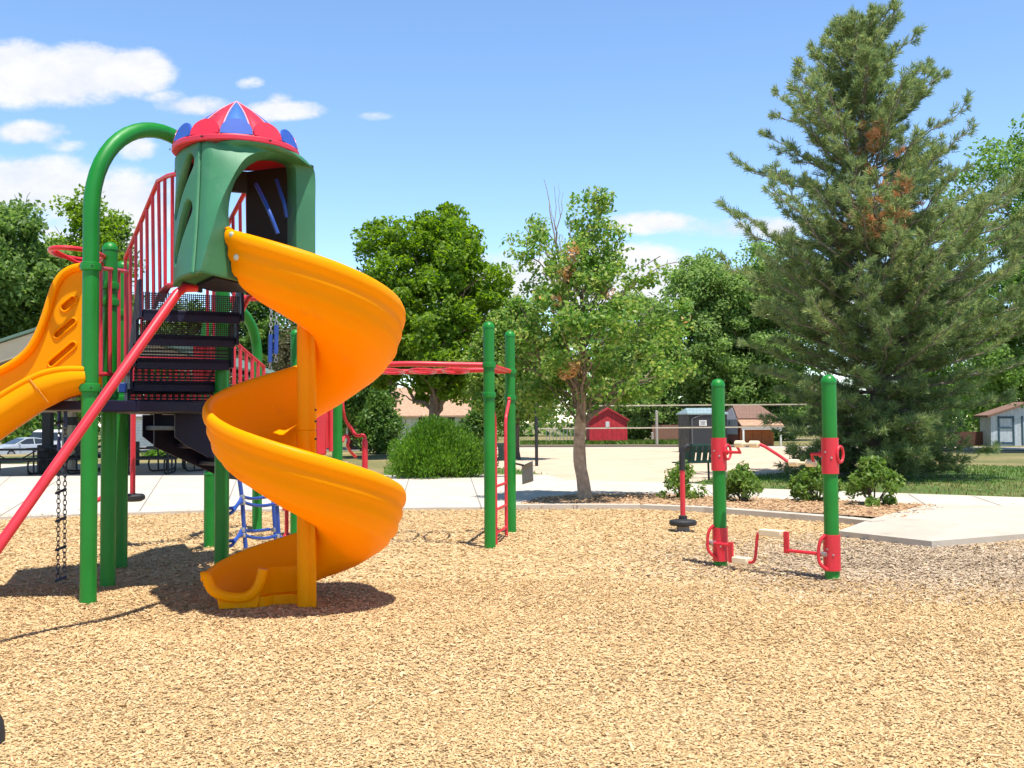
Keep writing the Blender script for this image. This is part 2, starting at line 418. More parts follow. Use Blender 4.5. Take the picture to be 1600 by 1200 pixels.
for j in range(sh_[0] - 1):
    for i in range(nx_ - 1):
        if ins_[j, i] or ins_[j, i + 1] or ins_[j + 1, i] or ins_[j + 1, i + 1]: b.f.append((j * nx_ + i, j * nx_ + i + 1, (j + 1) * nx_ + i + 1, (j + 1) * nx_ + i))
struct(b.build('wood_chip_ground', M_mulch, angle=180))

# concrete
def concrete(name, base):
    m, nt, b = newmat(name); oc = objcoord(nt)
    n1 = noise(nt, oc, 0.7, 7, 0.65); n2 = noise(nt, oc, 45, 4, 0.7)
    r1 = ramp(nt, n1.outputs['Fac'], [(0.3, mul(base, 0.86)), (0.52, base), (0.75, mul(base, 1.07))])
    r2 = ramp(nt, n2.outputs['Fac'], [(0.25, (0.86,) * 3), (0.7, (1.06,) * 3)])
    x = nd(nt, 'ShaderNodeMix', data_type='RGBA', blend_type='MULTIPLY'); x.inputs[0].default_value = 1
    nt.links.new(r1.outputs[0], x.inputs[6]); nt.links.new(r2.outputs[0], x.inputs[7]); nt.links.new(x.outputs[2], b.inputs['Base Color'])
    n3 = noise(nt, oc, 2.3, 8, 0.72); r3 = ramp(nt, n3.outputs['Fac'], [(0.30, (0.72, 0.69, 0.65)), (0.43, (1, 1, 1))])
    x2 = nd(nt, 'ShaderNodeMix', data_type='RGBA', blend_type='MULTIPLY'); x2.inputs[0].default_value = .8
    nt.links.new(x.outputs[2], x2.inputs[6]); nt.links.new(r3.outputs[0], x2.inputs[7]); nt.links.new(x2.outputs[2], b.inputs['Base Color'])
    b.inputs['Roughness'].default_value = 0.85
    bp = nd(nt, 'ShaderNodeBump', _Strength=0.25, _Distance=0.01); nt.links.new(n2.outputs['Fac'], bp.inputs['Height']); nt.links.new(bp.outputs[0], b.inputs['Normal'])
    return m
M_conc = concrete('concrete', (0.55, 0.49, 0.41))
M_ramp = concrete('ramp_concrete', (0.52, 0.455, 0.37))
M_joint = mat('joint', (0.24, 0.22, 0.2), 0.9)
path_far = [(1900, 796), (1600, 781), (1400, 774), (1200, 767), (1060, 757), (885, 753), (855, 744), (610, 745), (0, 744), (-420, 744)]
path_poly = gp_(CH0) + gp_([(845, 783), (900, 778), (1000, 776), (1060, 779), (1200, 785), (1300, 787), (1446, 794), (1700, 806)]) + gp_(path_far)
b = MB(); b.prism(flat(path_poly, 0.045), (0, 0, -0.2)); struct(b.build('concrete_path', M_conc, smooth=False))
# saw-cut joints in the path
b = MB()
for (a, c) in [((20, 744), (-60, 814)), ((105, 744), (0, 811)), ((255, 744), (218, 803)), ((372, 745), (352, 800)), ((505, 745), (500, 799)), ((640, 747), (625, 797)), ((735, 748), (752, 797)), ((1100, 765), (1120, 781)), ((1250, 770), (1275, 786)), ((1420, 776), (1448, 794)), ((1520, 779), (1580, 800))]:
    p, q = G(*a), G(*c); d = (q - p).normalized(); s = V((-d.y, d.x, 0)) * 0.011
    b.add([V((x.x, x.y, 0.049)) for x in (p + s, p - s, q - s, q + s)], [(0, 1, 2, 3)])
struct(b.build('path_joints', M_joint, smooth=False))
# kerb along the planting bed
kn = gp_(CURB_NEAR); b = MB()
for i in range(len(kn) - 1):
    d = (kn[i + 1] - kn[i]).normalized(); s = V((-d.y, d.x, 0)) * 0.24
    p, q = kn[i], kn[i + 1]
    b.prism([V((x.x, x.y, 0.085)) for x in (p, q, q + s, p + s)], (0, 0, -0.2))
struct(b.build('kerb', M_ramp, smooth=False))
# ramp slab with broom ridges
rp_ = gp_([(1362, 819), (1310, 839), (1456, 856), (1600, 844), (1900, 821), (1800, 800), (1446, 796)])
b = MB(); b.prism(flat(rp_, 0.075), (0, 0, -0.2)); struct(b.build('concrete_ramp', M_ramp, smooth=False))
b = MB()
pa, pb, pc = G(1330, 838), G(1456, 853), G(1380, 815)
for i in range(14):
    t = i / 13
    p = G(1322 + 62 * t, 838.5 - 22 * t); q = G(1452 + 50 * t, 854 - 27 * t)
    d = (q - p).normalized(); s = V((-d.y, d.x, 0)) * 0.005
    b.add([V((x.x, x.y, 0.080)) for x in (p + s, p - s, q - s, q + s)], [(0, 1, 2, 3)])
struct(b.build('ramp_grooves', mat('groove', (0.42, 0.385, 0.33), 0.9), smooth=False))
# planting bed
bed = gp_([(790, 797), (845, 782), (900, 777), (1000, 775), (1060, 778), (1200, 784), (1300, 786), (1446, 793), (1475, 799), (1400, 822), (1362, 813), (1200, 802), (1000, 796)])
M_bed = mat('bed_bark_chips', (0.46, 0.29, 0.16), 0.95, 22, 0.4, 0.9, 40)
b = MB(); b.add(flat(bed, 0.052), [tuple(t) for t in tessellate_polygon([flat(bed, 0)])]); struct(b.build('planting_bed', M_bed, smooth=False))
# lawn by the pine
m, nt, bs = newmat('lawn_soil'); oc = objcoord(nt)
n1 = noise(nt, oc, 0.55, 6, 0.65); n2 = noise(nt, oc, 20, 4, 0.7)
r1 = ramp(nt, n1.outputs['Fac'], [(0.38, (0.055, 0.13, 0.014)), (0.52, (0.10, 0.17, 0.024)), (0.66, (0.27, 0.225, 0.085))])
r2 = ramp(nt, n2.outputs['Fac'], [(0.3, (0.6,) * 3), (0.7, (1.2,) * 3)])
mm = nd(nt, 'ShaderNodeMix', data_type='RGBA', blend_type='MULTIPLY'); mm.inputs[0].default_value = 1
nt.links.new(r1.outputs[0], mm.inputs[6]); nt.links.new(r2.outputs[0], mm.inputs[7]); nt.links.new(mm.outputs[2], bs.inputs['Base Color']); bs.inputs['Roughness'].default_value = 0.95
M_lawn = m
lawn_px = [(1075, 757), (1200, 766), (1400, 773), (1600, 780), (1900, 795), (2000, 740), (1600, 730), (1500, 727), (1380, 727), (1180, 743), (1110, 748)]
lawn = gp_(lawn_px); b = MB(); b.add(flat(lawn, 0.006), [tuple(t) for t in tessellate_polygon([flat(lawn, 0)])]); struct(b.build('lawn', M_lawn, smooth=False))
patch = gp_([(600, 744), (700, 743), (858, 743), (800, 733), (740, 728), (640, 726), (600, 733)])
b = MB(); b.add(flat(patch, 0.006), [tuple(t) for t in tessellate_polygon([flat(patch, 0)])]); struct(b.build('grass_patch_ground', M_lawn, smooth=False))
# sand court, road
M_sand = mat('sand', (0.56, 0.43, 0.305), 0.95, 1.2, 0.1, 0.3, 30, dirt=((0.47, 0.355, 0.25), 0.5, 0.5))
sand = gp_([(840, 743), (880, 752), (1060, 757), (1180, 745), (1300, 727), (1330, 700), (1000, 700), (780, 701), (640, 703), (640, 716), (745, 728)])
b = MB(); b.add(flat(sand, 0.0), [tuple(t) for t in tessellate_polygon([flat(sand, 0)])]); struct(b.build('sand_court', M_sand, smooth=False))
M_road = mat('pale_road', (0.46, 0.40, 0.34), 0.95, 0.5, 0.12, 0.2, 30)
b = MB()
rd = [(-60, 54), (-22, 53), (0, 53.0), (26, 50), (30, 45.5), (60, 45), (60, 36.5), (28, 37), (17.5, 43), (0, 56.5)]
far_ = [(-24, 66.5), (-12, 62.0), (0, 60.5), (12, 59.5), (24, 54), (34, 47), (60, 44)]
near_ = [(-24, 59.5), (-12, 56.0), (0, 54.5), (12, 53), (24, 47.5), (34, 41), (60, 38)]
b.loft([[V((x, y, -0.004)) for x, y in near_], [V((x, y, -0.004)) for x, y in far_]])
struct(b.build('road', M_road, smooth=False))
b = MB()
lx = np.linspace(-70, -22, 25)
b.loft([[V((x, 62.0 + .0 * x, float(terr(x, 62.0)) + 0.05)) for x in lx], [V((x, 72.0, float(terr(x, 72.0)) + 0.05)) for x in lx], [V((x, 84.0, float(terr(x, 84.0)) + 0.05)) for x in lx]])
struct(b.build('car_park', mat('asphalt', (0.30, 0.29, 0.28), 0.95, 1.0, 0.12, 0.2, 40), smooth=False))
# timber edging beyond the sand
b = MB(); b.tube([G(700, 699) + V((0, 0, .05)), G(1000, 698) + V((0, 0, .05)), G(1180, 699) + V((0, 0, .05))], 0.09, 8)
tag(b.build('timber_edging', mat('weathered_timber', (0.16, 0.13, 0.09), 0.9)), 'long weathered timber edging along the far side of the sand court', 'edging')

# ------------------------------------------------------------------ scattered chips and grass
def scatter(poly, n, y0, y1, half):
    y = np.sqrt(rng.random(n) * (y1 ** 2 - y0 ** 2) + y0 ** 2); x = (rng.random(n) * 2 - 1) * ((half - .07) * y + 2.6)
    k = in_poly(x, y, poly); return x[k], y[k]
def chips(name, poly, spec, m, zb, keep=None):
    out = []
    for n, y0, y1, L, W, lift in spec:
        x, y = scatter(poly, n, y0, y1, 0.62)
        if keep is not None: k = keep(x, y); x, y = x[k], y[k]
        c = np.stack([x, y, zb + (mz(x, y) if zb == 0 else 0) + 0.003 + lift * rng.random(len(x)) ** 1.5], 1)
        ang = rng.random(len(x)) * 2 * math.pi
        ax = np.stack([np.cos(ang), np.sin(ang), rng.normal(size=len(x)) * 0.2], 1)
        ax = unit(ax); nn = unit(np.stack([rng.normal(size=len(x)) * .24, rng.normal(size=len(x)) * .24, np.ones(len(x))], 1))
        s = unit(np.cross(ax, nn)); l = L * (0.45 + 1.0 * rng.random((len(x), 1))) / 2; wd = W * (0.5 + rng.random((len(x), 1))) / 2
        sk = (rng.random((len(x), 1)) - .5) * 0.6
        out.append(np.stack([c - ax * l - s * wd, c + ax * l * (1 + sk) - s * wd * .8, c + ax * l + s * wd, c - ax * l * (1 - sk) + s * wd * .9], 1))
    o = quads(name, np.concatenate(out), m); struct(o, 'stuff'); return o
gpo = G(1480, 900)
def oldness(x, y):
    d = np.sqrt(((x - gpo.x - .5) / 2.6) ** 2 + ((y - gpo.y - .9) / 2.3) ** 2)
    return d + rng.normal(size=len(x)) * 0.30
CHIPC = [(0.317, 0.184, 0.083), (0.480, 0.299, 0.135), (0.552, 0.363, 0.169), (0.600, 0.409, 0.200), (0.638, 0.451, 0.236), (0.682, 0.506, 0.293), (0.730, 0.598, 0.405)]
OLDC = [(0.19, 0.13, 0.085), (0.34, 0.245, 0.16), (0.46, 0.35, 0.235), (0.57, 0.45, 0.315), (0.68, 0.56, 0.42)]
chips('spilled_chips', path_poly, [(9000, 15.3, 18.3, 0.05, 0.016, 0.006)], chipmat('spilled_chip', CHIPC), 0.046, lambda x, y: rng.random(len(x)) < np.exp(-np.clip(y - (16.2 + .016 * (x + 8) * (x < 0)), 0, 9) / .28))
SPEC = [(430000, 3.2, 5.5, 0.024, 0.0068, 0.009), (380000, 5.5, 9.5, 0.027, 0.0082, 0.012), (180000, 9.5, 17.5, 0.042, 0.0135, 0.017), (9000, 3.2, 12, .055, .010, .016)]
chips('wood_chips', mulch_poly, SPEC, chipmat('fresh_chip', CHIPC), 0.0, lambda x, y: oldness(x, y) > 0.80)
chips('old_wood_chips', mulch_poly, [(380000, 8.0, 13.5, 0.038, 0.011, 0.017)], chipmat('old_chip', OLDC), 0.0, lambda x, y: oldness(x, y) < 0.88)
chips('bark_chips', bed, [(60000, 14.5, 21.0, 0.06, 0.022, 0.03)], chipmat('bed_chip', [(0.20, 0.11, 0.06), (0.40, 0.24, 0.13), (0.54, 0.36, 0.20), (0.64, 0.46, 0.29)]), 0.052)
def grass(name, poly, n, y0, y1, h, m, zb=0.0, keep=None):
    x, y = scatter(poly, n, y0, y1, 0.75)
    if keep is not None: k = keep(x, y); x, y = x[k], y[k]
    c = np.stack([x, y, zb + h * .45 + 0 * x], 1)
    ax = np.tile(np.array([[0, 0, 1.0]]), (len(x), 1))
    o = quads(name, leaf_quads(c, h, h * 0.24, axis=ax, jitter=0.33), m); struct(o, 'stuff'); return o
M_grass = leafmat('grass_blade', [(0.035, 0.10, 0.010), (0.075, 0.165, 0.018), (0.13, 0.215, 0.03), (0.25, 0.23, 0.08)], 0.3)
M_grassd = leafmat('dry_blade', [(0.16, 0.15, 0.045), (0.30, 0.24, 0.09), (0.40, 0.31, 0.14)], 0.3)
def dryline(x, y): return (y - (18.6 + 0.03 * (x - 6) ** 1)) 
grass('lawn_grass', lawn, 70000, 17.0, 33.0, 0.075, M_grass, 0.0, lambda x, y: rng.random(len(x)) < np.clip((y - (20.3 + .13 * x)) / 1.8, 0.06, 1))
grass('dry_lawn_grass', lawn, 40000, 17.0, 24.0, 0.06, M_grassd, 0.0, lambda x, y: rng.random(len(x)) > np.clip((y - (20.2 + .13 * x)) / 2.2, 0.0, 0.93))
grass('verge_grass', patch, 14000, 27.0, 36.0, 0.09, M_grass)
strip = [V((0.5, 63, 0)), V((13.5, 62, 0)), V((13.5, 68, 0)), V((0.5, 69, 0))]
grass('far_grass', strip, 60000, 60.0, 70.0, 0.34, M_grass, -0.03)
# ------------------------------------------------------------------ playground structure
PR = 0.066
def post(parent, px, Y, pytop=None, ztop=None, m=None, r=PR, collars=(), cap=True, name='post'):
    x = X_at(px, Y); zt = ztop if ztop is not None else Z_at(px, pytop, Y)
    prof = [(r, -0.25), (r, zt - 0.05)]
    if cap: prof += [(r + .004, zt - 0.05), (r + .004, zt - 0.03), (r * .92, zt - .008), (r * .7, zt + .012), (r * .35, zt + .024), (0.002, zt + .028)]
    else: prof += [(r, zt)]
    o = MB().lathe(prof, (x, Y, 0), 24).build(name, m or M_green, parent)
    for zc in collars:
        MB().lathe([(r, zc - .035), (r + .014, zc - .03), (r + .017, zc), (r + .014, zc + .03), (r, zc + .035)], (x, Y, 0), 24).build('collar', m or M_green, o)
    return V((x, Y, 0))
play = thing('play_structure', 'tall green and red climbing structure with yellow spiral slide and striped crown roof', 'play structure', (-2.9, 9.4, 0))
PS = play
# post A with arch over to post D
Ax = X_at(140, 8.35); Dx = X_at(347, 9.5)
pa, pd = V((Ax, 8.35, 0)), V((Dx, 9.5, 0))
zs = Z_at(140, 335, 8.35); apex = Z_at(222, 197, 8.75)
pts = [pa + V((0, 0, -0.25)), pa + V((0, 0, 1.2)), pa + V((0, 0, zs - .3))]
for i in range(0, 25):
    a = math.pi * i / 24; t = 0.5 - 0.5 * math.cos(a)
    pts.append(pa.lerp(pd, t) + V((0, 0, zs + (apex - zs) * math.sin(a) ** 0.92)))
pts += [pd + V((0, 0, 2.4)), pd + V((0, 0, 0.8)), pd + V((0, 0, -0.25))]
arch = MB().tube(pts, PR, 24).build('arch_post', M_green, PS)
for p, zc in ((pa, Z_at(140, 417, 8.35)), (pa, Z_at(140, 606, 8.35)), (pd, 1.72)):
    MB().lathe([(PR, zc - .035), (PR + .015, zc - .03), (PR + .018, zc), (PR + .015, zc + .03), (PR, zc + .035)], p, 24).build('collar', M_green, arch)
    for k in range(4):
        a = k * math.pi / 2 + .5
        MB().lathe([(0.008, 0), (0.008, .006), (.004, .009)], p + V((math.cos(a) * (PR + .012), math.sin(a) * (PR + .012), zc)), 8, V((math.cos(a), math.sin(a), 0))).build('bolt', M_black, arch)
pB = post(PS, 170, 9.24, 383, collars=(1.72, Z_at(170, 447, 9.24), Z_at(170, 473, 9.24)))
pC = post(PS, 190, 10.5, 412, collars=(1.72, Z_at(190, 490, 10.5)))
pE = post(PS, 328, 12.2, 735, collars=(Z_at(328, 727, 12.2),), cap=True)
# second arch (F) beyond
Fx = X_at(402, 14.0); pf = V((Fx, 14.0, 0)); pe = V((X_at(318, 12.9), 12.9, 0))
zs2 = Z_at(402, 560, 14.0); ap2 = Z_at(365, 478, 13.4)
pts = [pf + V((0, 0, -.2)), pf + V((0, 0, 1.0)), pf + V((0, 0, zs2 - .2))]
for i in range(21):
    a = math.pi * i / 20; t = 0.5 - 0.5 * math.cos(a)
    pts.append(pf.lerp(pe, t) + V((0, 0, zs2 + (ap2 - zs2) * math.sin(a) ** .95)))
pts += [pe + V((0, 0, 1.7))]
MB().tube(pts, PR, 20).build('arch_post', M_green, PS)
post(PS, 462, 13.0, 518, collars=(1.9,))
pH = post(PS, 527, 13.2, 607, collars=(Z_at(527, 612, 13.2), ))

# decks
def deck(name, pts, z, th, parent, m=M_navy):
    b = MB(); b.prism([V((p[0], p[1], z)) for p in pts], (0, 0, -th)); return b.build(name, m, parent, smooth=False, bevel=0.008)
zd = 1.66
deck('deck', [(Ax + .03, 8.46), (-2.78, 9.42), (X_at(322, 10.9), 10.9), (X_at(300, 12.1), 12.1), (pC.x, 11.6), (pC.x, pC.y), (pB.x - .05, pB.y)], zd, 0.095, PS)
deck('deck', [(Ax - .02, 8.47), (pB.x - .06, 9.2), (pC.x - .01, 10.4), (-4.75, 9.9), (-4.35, 8.75)], zd - .004, 0.075, PS)
# stairs to the tower
M_perf, nt, bs = newmat('perforated_steel'); oc = objcoord(nt)
bs.inputs['Base Color'].default_value = (0.005, 0.0055, 0.019, 1); bs.inputs['Roughness'].default_value = 0.55
uv = nd(nt, 'ShaderNodeUVMap')
vm = nd(nt, 'ShaderNodeVectorMath', operation='FRACTION'); nt.links.new(uv.outputs[0], vm.inputs[0])
vsb = nd(nt, 'ShaderNodeVectorMath', operation='SUBTRACT'); nt.links.new(vm.outputs[0], vsb.inputs[0]); vsb.inputs[1].default_value = (.5, .5, 0)
vl = nd(nt, 'ShaderNodeVectorMath', operation='LENGTH'); nt.links.new(vsb.outputs[0], vl.inputs[0])
lt = nd(nt, 'ShaderNodeMath', operation='LESS_THAN'); nt.links.new(vl.outputs['Value'], lt.inputs[0]); lt.inputs[1].default_value = 0.31
tb = nt.nodes.new('ShaderNodeBsdfTransparent'); ms = nt.nodes.new('ShaderNodeMixShader')
nt.links.new(lt.outputs[0], ms.inputs[0]); nt.links.new(bs.outputs[0], ms.inputs[1]); nt.links.new(tb.outputs[0], ms.inputs[2]); nt.links.new(ms.outputs[0], nt.nodes['Material Output'].inputs[0])
def perf_panel(name, a, u, v, parent, pitch=0.017):
    """single perforated sheet a + u*s + v*t with holes from its UVs"""
    a, u, v = V(a), V(u), V(v)
    o = MB().add([a, a + u, a + u + v, a + v], [(0, 1, 2, 3)]).build(name, M_perf, parent, smooth=False, fix=False)
    uvl = o.data.uv_layers.new(name='UVMap'); U, W = u.length / pitch, v.length / pitch
    for i, c in enumerate([(0, 0), (U, 0), (U, W), (0, W)]): uvl.data[i].uv = c
    return o
M_ribs = mat('navy_rib', (0.020, 0.022, 0.085), 0.45, 8, .2)
stair = bpy.data.objects.new('stairs', None); COL.objects.link(stair); stair.parent = PS
dn = V((-0.44, 0.90, 0)).normalized(); wd = V((0.90, 0.44, 0)).normalized()
topR = V((X_at(374, 8.95), 8.95, 0)); WID = 0.80; TD = 0.235; ZT = 2.62; RI = (ZT - zd) / 5
for k in range(5):
    rr = topR + dn * (TD * k); zt = ZT - RI * k
    l = rr - wd * WID
    # tread box: nosing + underside
    c = (l + rr) / 2 + dn * (TD / 2) + V((0, 0, zt - RI - 0.022))
    MB().obox(c, wd * WID / 2, dn * (TD / 2 + .012), V((0, 0, .022))).build('tread', M_navy, stair, bevel=.006)
    MB().obox(l.lerp(rr, .5) + V((0, 0, zt - RI - 0.052)) , wd * WID / 2, dn * .012, V((0, 0, .046))).build('tread_lip', M_navy, stair, bevel=.004)
    perf_panel('riser', l + V((0, 0, zt - RI)), wd * WID, V((0, 0, RI - .045)), stair, .017 if k < 2 else .013)
    if k >= 2:
        for q in range(3): MB().tube([l + dn * .02 + V((0, 0, zt - RI + .02 + .03 * q)), rr + dn * .02 + V((0, 0, zt - RI + .02 + .03 * q))], .008, 6).build('rib', M_ribs, stair)
for side in (0, 1):
    b = MB(); o = topR - wd * WID * side + wd * (0.012 if side == 0 else -0.036)
    poly = [o + V((0, 0, ZT + .0))]
    for k in range(5):
        poly.append(o + dn * (TD * k) + V((0, 0, ZT - RI * (k + 1) - .075 + (0.0))) - dn * 0.03)
        poly.append(o + dn * (TD * (k + 1) - .03) + V((0, 0, ZT - RI * (k + 1) - .075)))
    poly += [o + dn * (TD * 5 + .04) + V((0, 0, zd - 0.03)), o + dn * (TD * 5 + .04) + V((0, 0, zd + .16)), o + dn * .16 + V((0, 0, ZT + .06)), o + V((0, 0, ZT + .06))]
    b.prism(poly, wd * 0.024); b.build('stringer', M_navy, stair, smooth=False)
# base plate of the flight
bq = topR + dn * (TD * 5 + .02) - wd * (WID / 2 - .01)
MB().obox(V((bq.x, bq.y, 1.80)) - dn * .12, wd * (WID / 2 + .05), dn * .012, V((0, 0, .052))).build('base_plate', M_navy, stair, bevel=.005)
for s_ in (-.25, -.13, .16, .27): MB().lathe([(.012, 0), (.012, .008), (.004, .012)], V((bq.x, bq.y, 1.80)) - dn * .133 + wd * s_, 10, -dn).build('bolt', M_steel, stair)
for s_ in (-1, 1): MB().obox(V((bq.x, bq.y, 1.80)) - dn * .10 + wd * (WID / 2 + .075) * s_, wd * .03, dn * .05, V((0, 0, .045))).build('end_bracket', M_blue, stair, bevel=.005)
# lower stairs toward the far side
low = bpy.data.objects.new('lower_stairs', None); COL.objects.link(low); low.parent = PS
d2 = V((0.80, 0.60, 0)); w2 = V((-0.60, 0.80, 0))
s0 = V((X_at(255, 10.6), 10.6, 0))
for k in range(3):
    z = 1.42 - 0.19 * k; c = s0 + d2 * (0.25 * k + .14)
    MB().obox(c + V((0, 0, z)), d2 * .165, w2 * .5, V((0, 0, .024))).build('tread', M_navy, low, bevel=.006)
    MB().obox(c + d2 * .155 + V((0, 0, z - .10)), d2 * .010, w2 * .5, V((0, 0, .085))).build('riser', M_navy, low)
MB().obox(s0 + d2 * .36 + w2 * .3 + V((0, 0, 1.24)), d2 * .36 + V((0, 0, -.17)), w2 * .015, V((0, 0, .19))).build('back_plate', M_navy, low, smooth=False)
for side in (-1, 1):
    o = s0 + w2 * (0.515 * side) - d2 * 0.05
    poly = [o + V((0, 0, 1.56)), o + V((0, 0, 1.33)), o + d2 * .10 + V((0, 0, 1.25)), o + d2 * .34 + V((0, 0, 1.12)), o + d2 * .62 + V((0, 0, 1.10)), o + d2 * .64 + V((0, 0, .98)), o + d2 * .86 + V((0, 0, .93)), o + d2 * .92 + V((0, 0, 1.12)), o + d2 * .35 + V((0, 0, 1.56))]
    MB().prism(poly, w2 * .022).build('stringer', M_navy, low, smooth=False)
# stair rails (left of the flight and right of the flight)
def rail_panel(parent, top, bot, n, r=.016, rt_=.021, m=M_red, name='railing', skip=()):
    b = MB(); b.tube(top, rt_, 10); b.tube(bot, rt_, 10)
    def along(path, t):
        path = [V(p) for p in path]; L = [0]
        for i in range(len(path) - 1): L.append(L[-1] + (path[i + 1] - path[i]).length)
        d = t * L[-1]
        for i in range(len(path) - 1):
            if d <= L[i + 1] + 1e-9: return path[i].lerp(path[i + 1], (d - L[i]) / max(1e-9, L[i + 1] - L[i]))
        return path[-1]
    # vertical bars: match by horizontal position
    h0, h1 = V(top[0]), V(top[-1]); hd = (h1 - h0); hd.z = 0; Ltot = hd.length; hd.normalize()
    def at(path, s):
        path = [V(p) for p in path]
        for i in range(len(path) - 1):
            s0_, s1_ = (path[i] - h0).dot(hd), (path[i + 1] - h0).dot(hd)
            if (s0_ - 1e-6 <= s <= s1_ + 1e-6) and s1_ > s0_: return path[i].lerp(path[i + 1], (s - s0_) / (s1_ - s0_))
        return path[-1] if s > 0 else path[0]
    for k in range(n):
        if k in skip: continue
        s = Ltot * (k + .0) / (n - 1); b.tube([at(bot, s), at(top, s)], r, 8)
    return b.build(name, m, parent)
def rp(px, py, Y): return P(px, py, Y)
# near (left) stair railing, runs from lower deck (Y~10) up to tower (Y~8.6)
top = [rp(196, 404, 9.85), rp(247, 283, 8.95), rp(262, 275, 8.72), rp(283, 270, 8.5)]
bot = [rp(196, 598, 9.85), rp(250, 458, 8.95), rp(262, 446, 8.72), rp(283, 444, 8.5)]
rail_panel(PS, top, bot, 10)
off = wd * (WID - .03)
top2 = [V(p) + off for p in top]; bot2 = [V(p) + off for p in bot]
rail_panel(PS, top2, bot2, 10)
# barrier between posts A/B
rail_panel(PS, [rp(157, 419, 8.75), rp(198, 424, 9.9)], [rp(157, 585, 8.75), rp(198, 583, 9.9)], 4, .018, .019)
# red infill between the far posts, right of the stairs
rail_panel(PS, [rp(304, 538, 11.2), rp(332, 538, 11.6)], [rp(304, 612, 11.2), rp(332, 612, 11.6)], 8, .02, .02)
MB().tube([rp(328, 538, 11.4), rp(328, 615, 11.4)], .055, 12).build('red_panel', M_red, PS)
rail_panel(PS, [rp(356, 525, 12.8), rp(412, 573, 13.6)], [rp(356, 640, 12.8), rp(412, 660, 13.6)], 7, .024, .024)
rail_panel(PS, [rp(208, 560, 11.8), rp(330, 560, 12.6)], [rp(208, 634, 11.8), rp(330, 634, 12.6)], 14, .02, .02)
# sliding pole
q0, q1 = rp(277, 458, 7.75), rp(0, 851, 6.75); q2 = q1 + (q1 - q0) * ((q1.z + .1) / (q0.z - q1.z))
MB().tube([q0 + V((.08, .18, .06)), q0 + V((.04, .05, .045)), q0, q1, q2], [.03, .034, .036, .036, .036], 14).build('slide_pole', M_red, PS)
MB().tube([rp(252, 470, 9.0), rp(264, 447, 8.9), rp(279, 443, 8.8)], .022, 10).build('grab_rail', M_red, PS)
# hoop handle at left
rc = rp(121, 397, 9.0)
MB().tube([rc + V((math.cos(a) * .19, math.sin(a) * .34, 0)) for a in np.linspace(0, 2 * math.pi, 33)[:-1]], .021, 10, closed=True).build('hoop', M_red, PS)
MB().tube([rc + V((-.12, -.18, 0)), rc + V((-.02, .05, -.07)), rc + V((.18, .22, -.06))], .018, 8).build('hoop_brace', M_red, PS)

# ------------------------------------------------------------------ tower enclosure
POLE = V((-1.65, 8.2, 0)); DR = V((math.cos(R(235)), math.sin(R(235)), 0)); NV = V((0.82, -0.572, 0)).normalized()
RC = V((-2.2, 8.15, 0)); ZTOP = 3.60; ZBOT = 2.55
tower = bpy.data.objects.new('tower_enclosure', None); COL.objects.link(tower); tower.parent = PS; tower.location = (RC.x + 2.9, RC.y - 9.4, ZBOT)
def op(s, z, d=0.0):
    p = POLE + DR * s + NV * d; return V((p.x, p.y, z))
C_out = [(1.03, 2.55), (1.0, 2.66), (.924, 2.89), (.836, 3.13), (.69, 3.39), (.578, 3.50), (.42, 3.565), (.2, 3.57), (.0, 3.55), (-.085, 3.49), (-.09, 3.2), (-.09, 2.9), (-.09, 2.55)]
ridT, ridB = V((-2.30, 7.69, ZTOP)), V((-2.262, 7.40, ZBOT))
def rid(t): 
    p = ridB.lerp(ridT, t); bow = math.sin(math.pi * t) * 0.03; return p + V((0.0, bow, 0))
ringpt = lambda deg, r=.49, z=ZTOP: V((RC.x + r * math.cos(R(deg)), RC.y + r * math.sin(R(deg)), z))
BR = V((-1.66, 8.45, 0))
Bl = [rid(0), rid(.12), rid(.35), rid(.62), rid(.88), rid(1.0), ringpt(285), ringpt(312), ringpt(340), V((-1.66, 8.37, 3.56)), V((-1.66, 8.40, 3.2)), V((-1.66, 8.40, 2.9)), V((-1.66, 8.40, ZBOT))]
Co = [op(s, z) for s, z in C_out]
Mid = [a.lerp(b, .5) for a, b in zip(Co, Bl)]
def on_plane(px, py, d):
    r_ = ray(px, py); q = POLE + NV * d; t = (q - CAM).dot(NV) / r_.dot(NV); return CAM + r_ * t
CIN = [(388, 443), (383, 427), (364, 390), (355, 338), (361, 294), (376, 268), (400, 250), (428, 246), (450, 250), (462, 262), (464, 310), (464, 360), (464, 443)]
Ci = [on_plane(x, y, -.085) for x, y in CIN]; Cj = [on_plane(x, y, -.085) - NV * .10 for x, y in CIN]
# soften the corner ridge
Bl = [p.lerp(c, .22) if i < 6 else p for i, (p, c) in enumerate(zip(Bl, Co))]
Mid = [a.lerp(b, .5) for a, b in zip(Co, Bl)]
rows = [smooth_path(r, 4) for r in [Bl, Mid, Co, Ci, Cj]]
# left panel with slots: grid clipped by capsule holes
LT, LB = V((-2.69, 8.22, ZTOP)), V((-2.665, 8.12, ZBOT))
def lpan(u, t):
    a = rid(t); b = LB.lerp(LT, t); p = a.lerp(b, u); nrm = V((-0.80, -0.60, 0))
    return p + nrm * 0.045 * math.sin(math.pi * u)
def cap_sdf(u, t, a, b, r):
    pa_ = (u - a[0], (t - a[1]) * 1.75); ba = (b[0] - a[0], (b[1] - a[1]) * 1.75)
    h = max(0, min(1, (pa_[0] * ba[0] + pa_[1] * ba[1]) / (ba[0] ** 2 + ba[1] ** 2)))
    return math.hypot(pa_[0] - ba[0] * h, pa_[1] - ba[1] * h) - r
slots = [((.24, .86), (.74, .56), .14), ((.24, .50), (.66, .20), .14), ((.93, .85), (1.0, .60), .10)]
def fld(u, t): return min(cap_sdf(u, t, *s) for s in slots)
